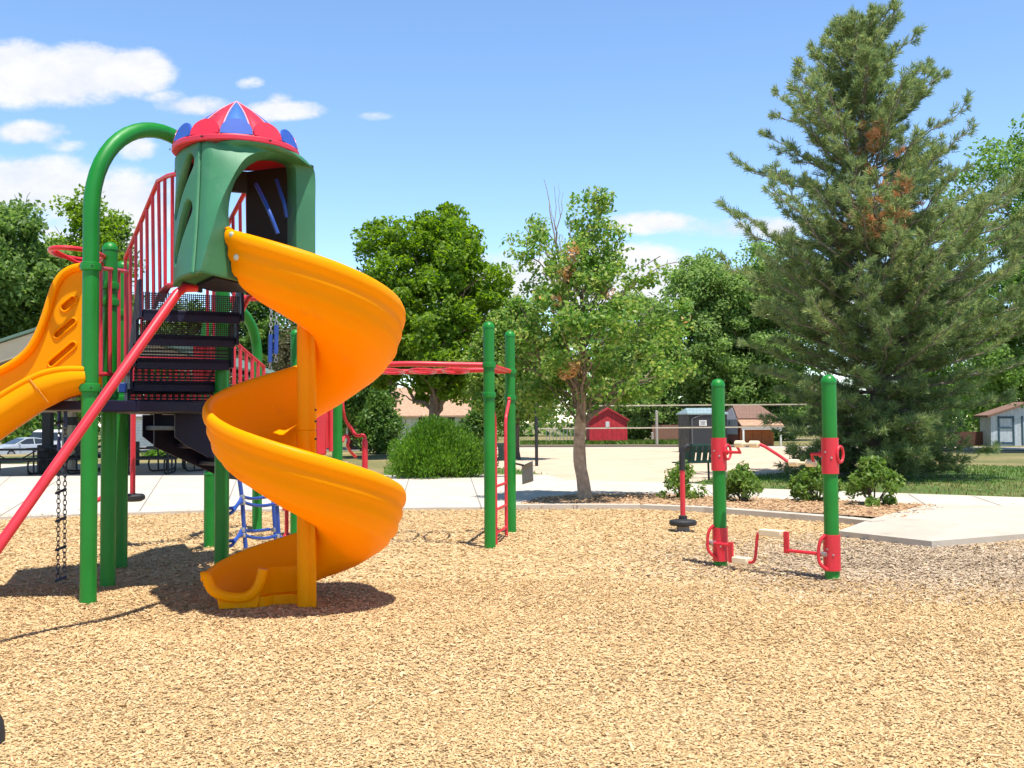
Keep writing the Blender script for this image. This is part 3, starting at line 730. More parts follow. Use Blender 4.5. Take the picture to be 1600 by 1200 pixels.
def clipped(nu, nt_, pf_, ff):
    b = MB()
    for i in range(nu):
        for j in range(nt_):
            cs = [(i / nu, j / nt_), ((i + 1) / nu, j / nt_), ((i + 1) / nu, (j + 1) / nt_), (i / nu, (j + 1) / nt_)]
            f = [ff(*c) for c in cs]; poly = []
            for k in range(4):
                k2 = (k + 1) % 4
                if f[k] > 0: poly.append(cs[k])
                if (f[k] > 0) != (f[k2] > 0):
                    q = f[k] / (f[k] - f[k2]); poly.append((cs[k][0] + (cs[k2][0] - cs[k][0]) * q, cs[k][1] + (cs[k2][1] - cs[k][1]) * q))
            if len(poly) >= 3: b.add([pf_(*c) for c in poly], [tuple(range(len(poly)))])
    return b
o = clipped(30, 52, lambda u, t: lpan(.10 + .90 * u, t), fld).build('slotted_panel', M_tower, tower, angle=40, solid=.055)
ti = np.interp(np.linspace(0, 5, 21), range(6), [0, .12, .35, .62, .88, 1.0]); fil = []
for i, t in enumerate(ti):
    p0, p1, p2 = lpan(.10, t), rid(t), rows[0][i]; fil.append([p0 * (1 - q) ** 2 + p1 * 2 * q * (1 - q) + p2 * q * q for q in np.linspace(0, 1, 7)])
b = MB(); b.loft(rows); b.loft(list(map(list, zip(*fil)))); b.build('arched_front', M_tower, tower, angle=48, solid=.02)
# back walls, with the stair opening left free
BK = V((-2.60, 8.52, 0)); BM = V((-2.23, 8.70, 0))
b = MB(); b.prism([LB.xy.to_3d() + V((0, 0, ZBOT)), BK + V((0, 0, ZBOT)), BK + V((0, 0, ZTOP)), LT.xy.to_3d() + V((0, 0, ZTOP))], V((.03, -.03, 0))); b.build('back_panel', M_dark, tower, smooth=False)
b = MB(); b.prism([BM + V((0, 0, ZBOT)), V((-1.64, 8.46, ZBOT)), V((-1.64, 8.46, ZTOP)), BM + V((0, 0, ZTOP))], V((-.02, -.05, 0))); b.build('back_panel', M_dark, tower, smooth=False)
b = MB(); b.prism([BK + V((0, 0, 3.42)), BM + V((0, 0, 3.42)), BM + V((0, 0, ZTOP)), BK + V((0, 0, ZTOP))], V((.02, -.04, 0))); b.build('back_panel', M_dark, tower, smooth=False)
# floor and bottom rim
fl = [rid(0).xy, op(.86, 0, -.10).xy, op(.45, 0, -.22).xy, op(-.06, 0, -.12).xy, V((-1.66, 8.42)), BM.xy, BK.xy, LB.xy]
b = MB(); b.prism([V((RC.x + .06 + (p[0] - RC.x - .06) * .90, RC.y - .1 + (p[1] - RC.y + .1) * .90, ZBOT + .07)) for p in fl], (0, 0, -.03)); b.build('floor_rim', M_tower, tower, smooth=False, bevel=.01)
b = MB(); b.prism([V((RC.x + (p[0] - RC.x) * .75, RC.y + .12 + (p[1] - RC.y) * .70, ZBOT + .043)) for p in fl], (0, 0, -.03)); b.build('tower_deck', M_navy, PS, smooth=False)
# handles inside
for dx in (0, .14):
    hp = [rp(400, 288, 8.25), rp(410, 308, 8.05), rp(422, 334, 7.95), rp(434, 365, 7.95)] if dx == 0 else [rp(432, 281, 8.4), rp(438, 300, 8.3), rp(444, 318, 8.25), rp(448, 340, 8.25)]
    MB().tube(smooth_path(hp, 5), .016, 10).build('grab_handle', M_blue, tower)
# roof
M_rr = mat('red_canopy', (0.66, 0.045, 0.085), 0.32, 3, .06, transl=.25); M_rb = mat('blue_canopy', (0.085, 0.22, 0.60), 0.32, 3, .06, transl=.25)
M_ab = mat('blue_scallop', (0.030, 0.095, 0.44), 0.38, 3, .06); M_ar = mat('red_scallop', (0.66, 0.028, 0.06), 0.38, 3, .06); M_trim = mat('pink_trim', (0.75, 0.32, 0.36), 0.5)
roof = bpy.data.objects.new('crown_roof', None); COL.objects.link(roof); roof.parent = PS; roof.location = (RC.x + 2.9, RC.y - 9.4, ZTOP)
MB().lathe([(.40, .004), (.488, .004), (.496, .012), (.496, .040), (.486, .052), (.46, .058), (.44, .056), (.40, .03)], (RC.x, RC.y, ZTOP), 48).build('rim', M_ar, roof)
NP = 12; AP = V((RC.x, RC.y, Z_at(373, 159, 8.15))); a0 = 285
for k in range(NP):
    d0, d1 = a0 + (k - .5) * 360 / NP, a0 + (k + .5) * 360 / NP
    mm_ = (M_rb, M_rr)[k % 2]; ms_ = (M_ab, M_ar)[k % 2]
    e0, e1 = ringpt(d0, .455, ZTOP + .055), ringpt(d1, .455, ZTOP + .055)
    em = (e0 + e1) / 2
    # slightly domed panel
    n = 6; rows = []
    for i in range(n + 1):
        t = i / n; bulge = .032 * math.sin(math.pi * t)
        row = []
        for q in (0, .5, 1):
            p = e0.lerp(e1, q).lerp(AP, t); out = V((p.x - RC.x, p.y - RC.y, 0)); out = out.normalized() if out.length > 1e-5 else out
            row.append(p + out * bulge * .6 + V((0, 0, bulge * .8)))
        rows.append(row)
    MB().loft(rows).build('canopy_panel', mm_, roof, solid=.012)
    MB().tube([r[0] for r in rows], .008, 6).build('canopy_seam', M_trim, roof)
    # scallop
    rad = .478; hw = 0.120; b = MB(); poly = []
    dm = R(a0 + k * 360 / NP); ctr = V((RC.x + rad * math.cos(dm), RC.y + rad * math.sin(dm), ZTOP + .055)); tg = V((-math.sin(dm), math.cos(dm), 0)); inn = V((-math.cos(dm), -math.sin(dm), 0))
    poly = [ctr - tg * hw, ctr + tg * hw]
    for i in range(1, 16):
        a = math.pi * i / 16; h = .125 * math.sin(a) ** .8; poly.append(ctr + tg * hw * math.cos(a) + V((0, 0, h)) + inn * (h * .25))
    b.prism(poly, inn * .018); b.build('scallop', ms_, roof, smooth=False)
for k in range(6):
    p = ringpt(255 + k * 60, .504, ZTOP + .028); MB().lathe([(.009, 0), (.009, .006), (.003, .009)], p, 8, V((p.x - RC.x, p.y - RC.y, 0))).build('bolt', M_black, roof)

# ------------------------------------------------------------------ spiral slide
spiral = bpy.data.objects.new('spiral_slide', None); COL.objects.link(spiral); spiral.parent = PS; spiral.location = (POLE.x + 2.9, POLE.y - 9.4, 0)
TH0, TH1 = 233, 908
def rimz(th):
    z = 2.76 - 1.46 * (th - 270) / 360
    if th > 810: z += 0.075 * ((th - 810) / 90) ** 1.5
    return z
def floorz(th):
    z = 2.265 - 1.46 * (th - 270) / 360
    t = th - 735
    if t > 0: # flatten out to the run-out
        z0 = 2.265 - 1.46 * (735 - 270) / 360; L = TH1 - 735
        z = z0 + (0.085 - z0) * (1 - (1 - t / L) ** 1.9)
    return z
inner = [(.075, .21), (.10, .14), (.15, .065), (.22, .02), (.31, .0), (.40, .004), (.49, .03), (.57, .08), (.63, .15), (.67, .235), (.695, .33), (.71, .42), (.722, .47), (.738, .495), (.76, .503), (.782, .492), (.795, .465), (.796, .425), (.788, .395), (.772, .378), (.762, .358), (.765, .335), (.766, .30), (.754, .272), (.736, .255), (.733, .215), (.727, .178), (.708, .152), (.680, .138), (.658, .088), (.618, .055), (.58, .035), (.53, .005), (.46, -.03), (.39, -.045), (.31, -.045), (.22, -.03), (.15, .01), (.10, .07), (.075, .12)]
rows = []; NT = 210
for i in range(NT + 1):
    th = TH0 + (TH1 - TH0) * i / NT; a = R(th); H = rimz(th) - floorz(th); fz = floorz(th); k = H / .5
    row = []
    e = max(0.0, min(1.0, (th - 790) / (TH1 - 790))); e = e * e * (3 - 2 * e)
    rin, rout = .075 + .255 * e, .79 + .02 * e
    for j, (r_, h_) in enumerate(inner):
        r2 = rin + (r_ - .075) * (rout - rin) / .715
        kk = k
        if j < 4 or j > len(inner) - 4: kk = k + (1.05 - k) * e
        row.append(V((POLE.x + r2 * math.cos(a), POLE.y + r2 * math.sin(a), (max(0.004, fz + h_ * kk) * (1 - e) + .003 * e) if (j > 30 and h_ < .06) else fz + h_ * kk)))
    rows.append(row)
b = MB(); b.loft(rows, closed=True); n = len(inner)
b.f.append(tuple(range(n))); b.f.append(tuple(NT * n + i for i in reversed(range(n))))
b.build('chute', M_yellow, spiral, angle=50)
# rolled lip round the exit and the entry
for row, nm in ((rows[-1], 'exit_lip'), (rows[0], 'entry_lip')):
    MB().tube(smooth_path(row[:16], 2), .042 if nm == 'exit_lip' else .014, 10).build(nm, M_yellow, spiral)
ent = rows[0][1:8]
MB().loft([ent, [p - NV * .10 + V((0, 0, .10)) for p in ent], [p - NV * .24 + V((0, 0, .20)) for p in ent]]).build('added_entry_bed', M_yellow, spiral, solid=.02)  # plate added inside the tower opening to keep a sun patch off the chute
for z0, z1 in ((0, 1.40), (1.40, 2.42)):
    MB().lathe([(.066, z0), (.072, z0 + .006), (.072, z1 - .006), (.066, z1)], POLE, 28).build('centre_pole', M_yellow, spiral)
    b = MB(); b.obox(V((POLE.x + .06, POLE.y - .05, (z0 + z1) / 2)), V((.028, -.012, 0)), V((.004, .012, 0)), V((0, 0, (z1 - z0) / 2 - .004))); b.build('pole_flange', M_yellow, spiral)
for zz in (1.20, 1.33, 1.47, 1.56):
    MB().lathe([(.009, 0), (.009, .008), (.004, .012)], POLE + V((.088, -.066, zz)), 8, V((.4, -.9, 0))).build('pole_bolt', M_black, spiral)
# closed foot under the run-out
ft = [V((POLE.x + r_ * math.cos(R(t)), POLE.y + r_ * math.sin(R(t)), 0)) for t, r_ in [(815, .30), (845, .50), (875, .62), (903, .64), (906, .335), (890, .27), (870, .17), (840, .06), (820, .05)]]
b = MB(); b.prism([p + V((0, 0, .085)) for p in ft], (0, 0, -.105)); b.build('slide_foot', M_yellow, spiral, smooth=False, bevel=.02)
M_bolt = mat('bolt_cap', (0.62, 0.60, 0.52), 0.5)
for th, px, py in ((238, 370, 367), (240, 374, 402)):
    k = 0.765 if py < 380 else .745
    p = POLE + V((math.cos(R(th)) * (k + .022), math.sin(R(th)) * (k + .022), 0)); p.z = Z_at(px, py, p.y)
    ax = V((math.cos(R(th)), math.sin(R(th)), -.12))
    MB().lathe([(.024, -.03), (.024, .004), (.018, .009), (.004, .011)], p, 16, ax).build('bolt_cap', M_bolt, spiral)

# ------------------------------------------------------------------ double-walled slide at left
ws = bpy.data.objects.new('wave_slide', None); COL.objects.link(ws); ws.parent = PS; ws.location = (-.8, -.8, 0)
YN, YF = 8.32, 8.85
hood = [(157, 428), (140, 417), (124, 417), (110, 421), (97, 430), (87, 445), (80, 464), (72, 490), (62, 517), (48, 543), (30, 561), (8, 575), (-40, 600), (-140, 668), (-230, 732), (-330, 795), (-400, 815), (-400, 905), (-330, 880), (-230, 822), (-140, 760), (-40, 690), (10, 655), (60, 630), (110, 612), (157, 606)]
def cap_loop(a, b, r, n=8):
    a, b = V(a).to_3d(), V(b).to_3d(); d = (b - a).normalized(); s = V((-d.y, d.x, 0)); out = []
    for i in range(n + 1):
        t = math.pi * i / n; out.append(b + s * math.cos(t) * r + d * math.sin(t) * r)
    for i in range(n + 1):
        t = math.pi * i / n; out.append(a - s * math.cos(t) * r - d * math.sin(t) * r)
    return [(p.x, p.y) for p in out]
holes = [cap_loop((101, 480), (114, 469), 6.5), cap_loop((89, 523), (114, 502), 5.5), cap_loop((80, 568), (114, 539), 5.5)]
b = MB(); b.holed([P(x, y, YF) for x, y in hood], [[P(x, y, YF) for x, y in h] for h in holes], (-.004, .05, .004)); b.build('hood', M_yellow, ws, angle=30, bevel=.006)
b = MB(); b.prism([P(x, y, YF + .056) for x, y in [(84, 480), (124, 458), (124, 560), (84, 582), (70, 574)]], (0, .02, 0)); b.build('hood_backing', M_yellow, ws, smooth=False)
for h in holes: MB().tube([P(x, y, YF - .004) for x, y in h], .009, 6, closed=True).build('slot_rim', M_yellow, ws)
rim_h = [P(x, y, YF - .02) for x, y in hood[1:17]]
MB().tube(smooth_path(rim_h, 4), .034, 12).build('hood_rim', M_yellow, ws)
near_t = [(133, 577.5), (122, 577), (105, 577), (86, 579), (66, 584), (48, 592), (20, 607), (-40, 645), (-140, 715), (-230, 778), (-330, 835), (-400, 852)]
near_b = [(133, 611), (122, 614), (105, 619), (86, 628), (66, 638), (48, 650), (20, 669), (-40, 712), (-140, 790), (-230, 856), (-330, 912), (-400, 938)]
rows = []
for (a, c) in zip(near_t, near_b):
    row = []
    for q in np.linspace(0, 1, 9):
        y_ = YN + 0.03 * math.sin(math.pi * q) * -1.8 + .12 * q ** 3
        row.append(P(a[0] + (c[0] - a[0]) * q, a[1] + (c[1] - a[1]) * q, y_))
    row.append(P(c[0], c[1] - 1, YF - .02) + V((0, 0, -.02)))
    rows.append(row)
MB().loft(list(map(list, zip(*[smooth_path(c, 4) for c in zip(*rows)])))).build('near_wall', M_yellow, ws, angle=60, solid=.03)
MB().tube(smooth_path([P(a, c, YN - .01) for a, c in near_t], 4), .028, 12).build('near_rim', M_yellow, ws)
bed_rows = []
for (a, c) in zip(near_t, near_b):
    m_ = (a[1] * .55 + c[1] * .45)
    p = P(a[0], m_, YN + .02); q = P(a[0], m_ - 2, YF - .01); q.z = p.z + .02
    bed_rows.append([p + V((0, 0, .05)), p.lerp(q, .2), p.lerp(q, .5) + V((0, 0, -.015)), p.lerp(q, .8), q + V((0, 0, .06))])
MB().loft(bed_rows).build('slide_bed', M_yellow, ws, solid=.02)
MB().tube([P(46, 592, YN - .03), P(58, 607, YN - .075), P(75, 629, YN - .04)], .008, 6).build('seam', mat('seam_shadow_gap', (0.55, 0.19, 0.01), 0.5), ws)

# ------------------------------------------------------------------ hanging things
def chain_path(b, p, q, link=.055, wr=.0045, hw=.014):
    p, q = V(p), V(q); d = q - p; n = max(2, int(d.length / (link * .78))); t = d.normalized(); x, y = frame(t)
    for i in range(n):
        c = p + d * ((i + .5) / n); s = x if i % 2 == 0 else y
        pts = []
        for k in range(10):
            a = 2 * math.pi * k / 10; pts.append(c + t * (link / 2) * math.cos(a) + s * hw * math.sin(a) * (1.15 if abs(math.sin(a)) > .5 else 1))
        b.tube(pts, wr, 5, closed=True)
cl = thing('chain_ladder', 'dark chain ladder with short rungs hanging beside the tall arched green post', 'chain ladder', (X_at(95, 9.5), 9.5, 0))
for px in (91, 101):
    a, c = P(px + 1.5, 612, 9.5), P(px - .5, 904 if px < 95 else 893, 9.5)
    b = MB(); chain_path(b, a, c); b.build('chain', M_chain, cl)
    a2, c2 = P(px + 1.5, 636, 9.5), P(px + 1, 668, 9.5); MB().tube([a2, c2], .017, 10).build('sleeve', M_blue, cl)
    a2, c2 = P(px + 1, 682, 9.5), P(px + .8, 704, 9.5); MB().tube([a2, c2], .015, 10).build('sleeve', M_blue, cl)
for y in (660, 722, 768, 812, 857, 905):
    MB().tube([P(87, y + 3, 9.44), P(103, y - 4, 9.54)], .013, 8).build('rung', M_chain, cl)
tb = thing('hanging_pod', 'red pole with a round black foot disc hanging under the dark deck', 'step pod', (X_at(208, 12.2), 12.2, 0))
pp = V((X_at(208, 12.2), 12.2, 0)); zt_, zb_ = Z_at(208, 640, 12.2), Z_at(208, 776, 12.2)
MB().tube([pp + V((0, 0, zb_)), pp + V((0, 0, zt_ + .1))], .031, 12).build('pole', M_red, tb)
MB().lathe([(.03, .04), (.06, .035), (.12, .03), (.142, .01), (.142, -.03), (.10, -.055), (.02, -.06)], pp + V((0, 0, zb_)), 24).build('foot_disc', M_black, tb)
MB().tube([P(150, 783, 11.2), P(162, 776, 11.3), P(172, 775, 11.4)], .025, 10).build('stay_tube', M_red, PS)
# overhead bar with trapeze grips
Yt = 12.6
MB().tube(smooth_path([P(350, 470, 12.2), P(372, 466, 12.4), P(400, 466, Yt), P(435, 466, Yt), P(456, 473, 12.7), P(470, 500, 12.9), P(466, 530, 13.0)], 5), .037, 12).build('overhead_bar', M_red, PS)
tz = thing('trapeze_grips', 'pair of blue grip sleeves on short chains below the red overhead bar', 'trapeze', (X_at(428, Yt), Yt, 0))
for px, y0, y1, y2 in ((424, 472, 523, 566), (433, 470, 508, 553)):
    b = MB(); chain_path(b, P(px, y0, Yt), P(px - 1, y1, Yt), .06, .006, .016); b.build('chain', M_steel, tz)
    MB().tube([P(px - 1, y1, Yt), P(px - 2, y2, Yt)], .028, 12).build('grip_sleeve', M_blue, tz)
    b = MB(); chain_path(b, P(px - 2, y2, Yt), P(px - 2, y2 + 12, Yt), .06, .006, .016); b.build('chain', M_steel, tz)
# blue rope climber
rope = thing('rope_climber', 'low blue rope net climber with steel clamps behind the spiral slide', 'rope net', (X_at(420, 12.2), 12.2, 0))
def rtube(l, r=.019): MB().tube(smooth_path([P(*p) for p in l], 5), r, 10).build('rope', M_blue, rope)
rtube([(372, 735, 11.6), (378, 778, 11.6), (381, 820, 11.6), (384, 856, 11.6)], .024)
rtube([(424, 740, 12.6), (427, 785, 12.6), (430, 832, 12.6), (431, 850, 12.6)], .024)
rtube([(431, 745, 12.3), (433, 790, 12.3), (436, 838, 12.3), (437, 852, 12.3)], .022)
for dy in (0, 51):
    rtube([(352, 794 + dy, 11.2), (366, 793 + dy, 11.3), (374, 784 + dy, 11.5), (379, 777 + dy, 11.6), (395, 779 + dy, 11.9), (421, 776 + dy, 12.5)])
    rtube([(379, 784 + dy, 11.6), (395, 789 + dy, 11.7), (414, 790 + dy, 12.0), (434, 786 + dy, 12.3)])
    rtube([(434, 787 + dy, 12.3), (448, 791 + dy, 12.3), (466, 791 + dy, 12.2)])
    rtube([(352, 803 + dy, 11.2), (362, 801 + dy, 11.2), (371, 789 + dy, 11.4), (380, 783 + dy, 11.6)])
    for q in ((379, 777 + dy, 11.58), (380, 785 + dy, 11.58), (427, 777 + dy, 12.48), (434, 787 + dy, 12.28)):
        MB().lathe([(.004, -.03), (.027, -.024), (.03, 0), (.027, .024), (.004, .03)], P(*q), 12).build('clamp', M_steel, rope)
MB().tube([P(342, 745, 11.0), P(343, 800, 11.0), P(343, 850, 11.0)], .02, 8).build('rope', M_navy, rope)
sp2 = thing('spring_post', 'short red post with a flange standing behind the blue rope net', 'post', (X_at(448, 13.2), 13.2, 0))
pz = V((X_at(448, 13.2), 13.2, 0)); MB().lathe([(.05, -.05), (.05, .02), (.026, .05), (.026, .34), (.055, .345), (.055, .375), (.02, .38)], pz, 16).build('stem', M_red, sp2)
# red climbing panel by the slide pole and hand rails
b = MB(); b.obox(P(501, 650, 12.6), V((.065, .02, 0)), V((-.012, .04, 0)), V((0, 0, .48))); b.build('climber_panel', M_red, PS, bevel=.02)
for px, y0, y1, r_ in ((494, 612, 708, .018), (510, 604, 700, .028), (517, 598, 705, .026)):
    MB().tube([P(px, y0, 12.7), P(px, y1, 12.7)], r_, 10).build('climber_tube', M_red, PS)
Yh = 13.4
hr = smooth_path([P(535, 614, 13.25), P(536, 640, 13.25), P(540, 656, 13.3), P(549, 670, Yh), P(555, 679, Yh), P(560, 681, Yh), P(567, 680, Yh), P(569.5, 683, Yh), P(570, 690, Yh), P(570, 735, Yh), P(570, 800, Yh)], 4)
MB().tube(hr, [.022 + (.018 if i > len(hr) * .78 else 0) for i in range(len(hr))], 12).build('hand_rail', M_red, PS)
hr = smooth_path([P(535, 690, 13.3), P(538, 682, 13.35), P(542, 681, 13.4), P(545, 688, 13.4), P(543, 696, 13.4), P(548, 706, 13.5), P(556, 714, 13.6)], 4)
MB().tube(hr, .02, 10).build('hand_rail', M_red, PS)

# ------------------------------------------------------------------ overhead ladder with its two posts
mk = thing('overhead_ladder', 'red overhead ladder carried at one end by two round topped green posts', 'monkey bars', (X_at(778, 12.7), 12.7, 0))
Y1, Y2 = 11.95, 13.45
z_c = 2.12
m1 = post(mk, 764.5, Y1, 506, collars=(z_c, 1.77)); m2 = post(mk, 797.5, Y2, 520, collars=(z_c, 1.77))
# both rails run left to the structure; rungs cross as loops
xl = X_at(548, 12.6)
b = MB()
fr = smooth_path([V((m1.x, m1.y, z_c)), V((m1.x - .45, Y1 - .02, z_c + .01)), V((m1.x - 1.0, Y1 - .04, z_c + .02)), V((xl, Y1 + .1, z_c))], 6)
bk = smooth_path([V((m2.x, m2.y, z_c)), V((m2.x - .3, Y2 - .25, z_c)), V((m1.x + .02, Y2 - .45, z_c)), V((m1.x - 1.0, Y2 - .35, z_c - .01)), V((xl - .1, Y2 - .3, z_c))], 6)
MB().tube(fr, .032, 12).build('rail', M_red, mk); MB().tube(bk, .032, 12).build('rail', M_red, mk)
MB().tube([V((m1.x, m1.y, z_c)), V((m2.x, m2.y, z_c))], .030, 12).build('cross_tube', M_red, mk)
for k in range(4):
    cx = m1.x - .42 - .40 * k; cy = (Y1 + Y2) / 2 - .16
    MB().tube([V((cx + .16 * math.cos(a), cy + .50 * math.sin(a), z_c - .035)) for a in np.linspace(0, 2 * math.pi, 29)[:-1]], .017, 8, closed=True).build('hand_loop', M_red, mk)
# rung ladder in the plane of the posts
dl = (m2 - m1).normalized()
def lad(s, z): return m1 + dl * s + V((0, 0, z))
Lm = (m2 - m1).length
rails = [(.38, .10, 0.0), (Lm - .38, Lm - .10, 0)]
for s_in, s_out, _ in rails:
    MB().tube(smooth_path([lad(s_in, -.1), lad(s_in, .6), lad(s_in, 1.40), lad(s_in * .6 + s_out * .4, 1.58), lad(s_out, 1.72), lad(s_out, 1.77)], 4), .021, 12).build('ladder_rail', M_red, mk)
for z in (.12, .40, .68):
    MB().tube([lad(.38, z), lad(Lm - .38, z)], .017, 10).build('rung', M_red, mk)
# flag mounted notice panel
pn = [P(815, 728, 13.6), P(832, 720, 13.2), P(833, 752, 13.2), P(816, 757, 13.6)]
b = MB(); b.prism(pn, V((.006, .014, 0))); npn = b.build('notice_panel', M_grey, mk, smooth=False)
e1, e2 = pn[1] - pn[0], pn[3] - pn[0]; off = V((-.003, -.006, 0)); 
b = MB(); b.prism([pn[0] + e1 * .06 + e2 * .10 + off, pn[0] + e1 * .94 + e2 * .10 + off, pn[0] + e1 * .94 + e2 * .26 + off, pn[0] + e1 * .06 + e2 * .26 + off], V((0.001, .003, 0))); b.build('heading_band', mat('tan_band', (.33, .27, .17), .6), npn, smooth=False)
b = MB(); b.prism([pn[0] + e1 * .06 + e2 * .92 + off, pn[0] + e1 * .94 + e2 * .92 + off, pn[0] + e1 * .94 + e2 * .97 + off, pn[0] + e1 * .06 + e2 * .97 + off], V((0.001, .003, 0))); b.build('footer_band', mat('tan_band_low', (.33, .27, .17), .6), npn, smooth=False)
MB().tube([m2 + V((.05, 0, Z_at(800, 724, Y2))), P(818, 727, 13.5)], .013, 8).build('bracket', M_black, mk)

# ------------------------------------------------------------------ hand and foot cycler
cy = thing('crank_station', 'hand crank and foot crank exerciser between two short green posts with red sleeves', 'crank station', (X_at(1208, 9.9), 9.9, 0))
Ya, Yb = 2320 / (884 - 658), 2320 / (905 - 656.5)
c1 = post(cy, 1122.5, Ya, 596); c2 = post(cy, 1296, Yb, 590)
ax12 = (c2 - c1).normalized(); L12 = (c2 - c1).length; nv = V((ax12.y, -ax12.x, 0))   # nv toward the viewer
if nv.y > 0: nv = -nv
for c, Yc, px, ys in ((c1, Ya, 1122, ((684, 735), (824, 876))), (c2, Yb, 1296, ((684, 740), (835, 891)))):
    for (a, d) in ys:
        za, zb2 = Z_at(px, a, Yc), Z_at(px, d, Yc)
        o = MB().lathe([(PR - .002, zb2), (PR + .011, zb2), (PR + .011, za), (PR - .002, za)], V((c.x, c.y, 0)), 24).build('sleeve', M_red, cy)
        for k in range(3):
            an = math.atan2(nv.y, nv.x) + (k - 1) * .7; dv_ = V((math.cos(an), math.sin(an), 0))
            MB().lathe([(.009, 0), (.009, .006), (.003, .009)], V((c.x, c.y, za * .45 + zb2 * .55 + (k % 2) * .05)) + dv_ * (PR + .010), 8, dv_).build('bolt', M_steel, o)
zh = (Z_at(1122, 707, Ya) + Z_at(1296, 709, Yb)) / 2; zf_ = (Z_at(1122, 850, Ya) + Z_at(1296, 862, Yb)) / 2
def ca(s, d, z): return c1 + ax12 * s + nv * d + V((0, 0, z))
# guard discs
for s, z in ((.082, zh), (L12 + .082, zh)):
    MB().tube([ca(s, -.035 + math.sin(a) * .05, z + math.cos(a) * .072) for a in np.linspace(0, 2 * math.pi, 25)[:-1]], .013, 8, closed=True).build('guard_ring', M_red, cy)
    MB().lathe([(.03, -.02), (.03, .02)], ca(min(s, L12 - .085) if s > .5 else s, 0, z), 12, ax12).build('bearing', M_red, cy)
for s, z, sg in ((-.0, zf_, 1), (L12, zf_, 1)):
    MB().tube(smooth_path([ca(s - .02, PR + .01, z + .17), ca(s - .045, PR + .05, z + .12), ca(s - .06, PR + .06, z + .02), ca(s - .05, PR + .055, z - .08), ca(s - .0, PR + .012, z - .14)], 5), .016, 8).build('guard_bow', M_red, cy)
    MB().lathe([(.022, -.03), (.022, .03)], ca(s - .03, PR + .03, z), 12, ax12).build('bearing', M_steel, cy)
def crank(path, r, nm): return MB().tube([ca(*p) for p in path], r, 10).build(nm, M_red, cy)
def pix_s(px): # position along the pair for a pixel column
    lo, hi = 0.0, L12
    return (px - 1122.5) / (1296 - 1122.5) * L12 * (1 - .0) 
# hand crank (upper)
crank([(.09, 0, zh), (.26, 0, zh), (.265, .06, zh + .06), (.27, .09, zh + .085)], .015, 'crank_arm')
crank([(.55, .09, zh + .085), (.60, .07, zh + .06), (.68, .0, zh - .01), (.75, -.06, zh - .075), (.79, -.07, zh - .09)], .015, 'crank_arm')
crank([(1.03, -.07, zh - .09), (1.04, -.04, zh - .05), (1.05, 0, zh), (L12 - .09, 0, zh)], .015, 'crank_arm')
MB().tube([ca(.27, .09, zh + .085), ca(.55, .09, zh + .085)], .013, 10).build('grip_rod', M_cream, cy)
MB().tube([ca(.79, -.07, zh - .09), ca(1.03, -.07, zh - .09)], .013, 10).build('grip_rod', M_cream, cy)
for s, d, z in ((.32, .09, zh + .085), (.49, .09, zh + .085), (.82, -.07, zh - .09), (1.0, -.07, zh - .09)):
    MB().lathe([(.012, -.05), (.034, -.045), (.034, .045), (.012, .05)], ca(s, d, z), 16, ax12).build('hand_grip', M_cream, cy)
# foot crank (lower)
s1, s2, s3, s4 = .20, .38, .50, .83
MB().tube([ca(-.03, PR + .03, zf_), ca(s1, PR + .03, zf_ - .005)], .016, 10).build('crank_arm', M_red, cy)
MB().obox(ca(s1, PR + .03, zf_ - .075), ax12 * .026, nv * .012, V((0, 0, .10))).build('crank_web', M_red, cy, bevel=.004)
MB().tube(smooth_path([ca(s2, PR + .03, zf_ - .15), ca(s2 + .07, PR + .03, zf_ - .145), ca(s2 + .10, PR + .03, zf_ - .10), ca(s2 + .115, PR + .03, zf_ + .0), ca(s2 + .13, PR + .03, zf_ + .11), ca(s2 + .16, PR + .03, zf_ + .145), ca(s3 + .05, PR + .03, zf_ + .15)], 5), .015, 10).build('crank_arm', M_red, cy)
MB().obox(ca(s4, PR + .03, zf_ + .075), ax12 * .026, nv * .012, V((0, 0, .10))).build('crank_web', M_red, cy, bevel=.004)
MB().tube([ca(s4, PR + .03, zf_), ca(L12 - .02, PR + .03, zf_)], .016, 10).build('crank_arm', M_red, cy)
for sa, sb, z in ((s1 + .035, s2 + .03, zf_ - .14), (s3 + .05, s4 - .035, zf_ + .15)):
    MB().obox(ca((sa + sb) / 2, PR + .03, z), ax12 * (sb - sa) / 2, nv * .045, V((0, 0, .032))).build('pedal', M_cream, cy, bevel=.01)

# ------------------------------------------------------------------ standing spinner
st = thing('spinner', 'slim standing spinner with red pole, black grip and black foot disc on a grey stub', 'spinner', (X_at(1065, 13.5), 13.5, 0))
pb_ = V((X_at(1065, 13.5), 13.5, 0)); zz_ = lambda y: Z_at(1065, y, 13.5)
MB().lathe([(.085, -.1), (.085, zz_(822))], pb_, 20).build('stub', mat('stub_grey', (.22, .2, .18), .8), st)
MB().lathe([(.085, zz_(821)), (.165, zz_(820.5)), (.18, zz_(818.5)), (.18, zz_(814.5)), (.165, zz_(812.5)), (.07, zz_(812)), (.055, zz_(811)), (.055, zz_(806)), (.035, zz_(805))], pb_, 32).build('foot_disc', M_black, st)
MB().tube([pb_ + V((0, 0, zz_(806))), pb_ + V((0, 0, zz_(734)))], .034, 14).build('pole', M_red, st)
MB().tube(smooth_path([pb_ + V((0, 0, zz_(735))), pb_ + V((0, 0, zz_(712))), pb_ + V((.015, 0, zz_(704))), pb_ + V((.05, 0, zz_(699))), pb_ + V((.09, 0, zz_(697)))], 4), [.04] * 9 + [.042] * 8, 14).build('grip', M_black, st)
dm_ = thing('rubber_dome', 'small black rounded rubber dome sitting on the wood chips at the bottom left edge', 'dome', (-2.425, 4.72, 0))
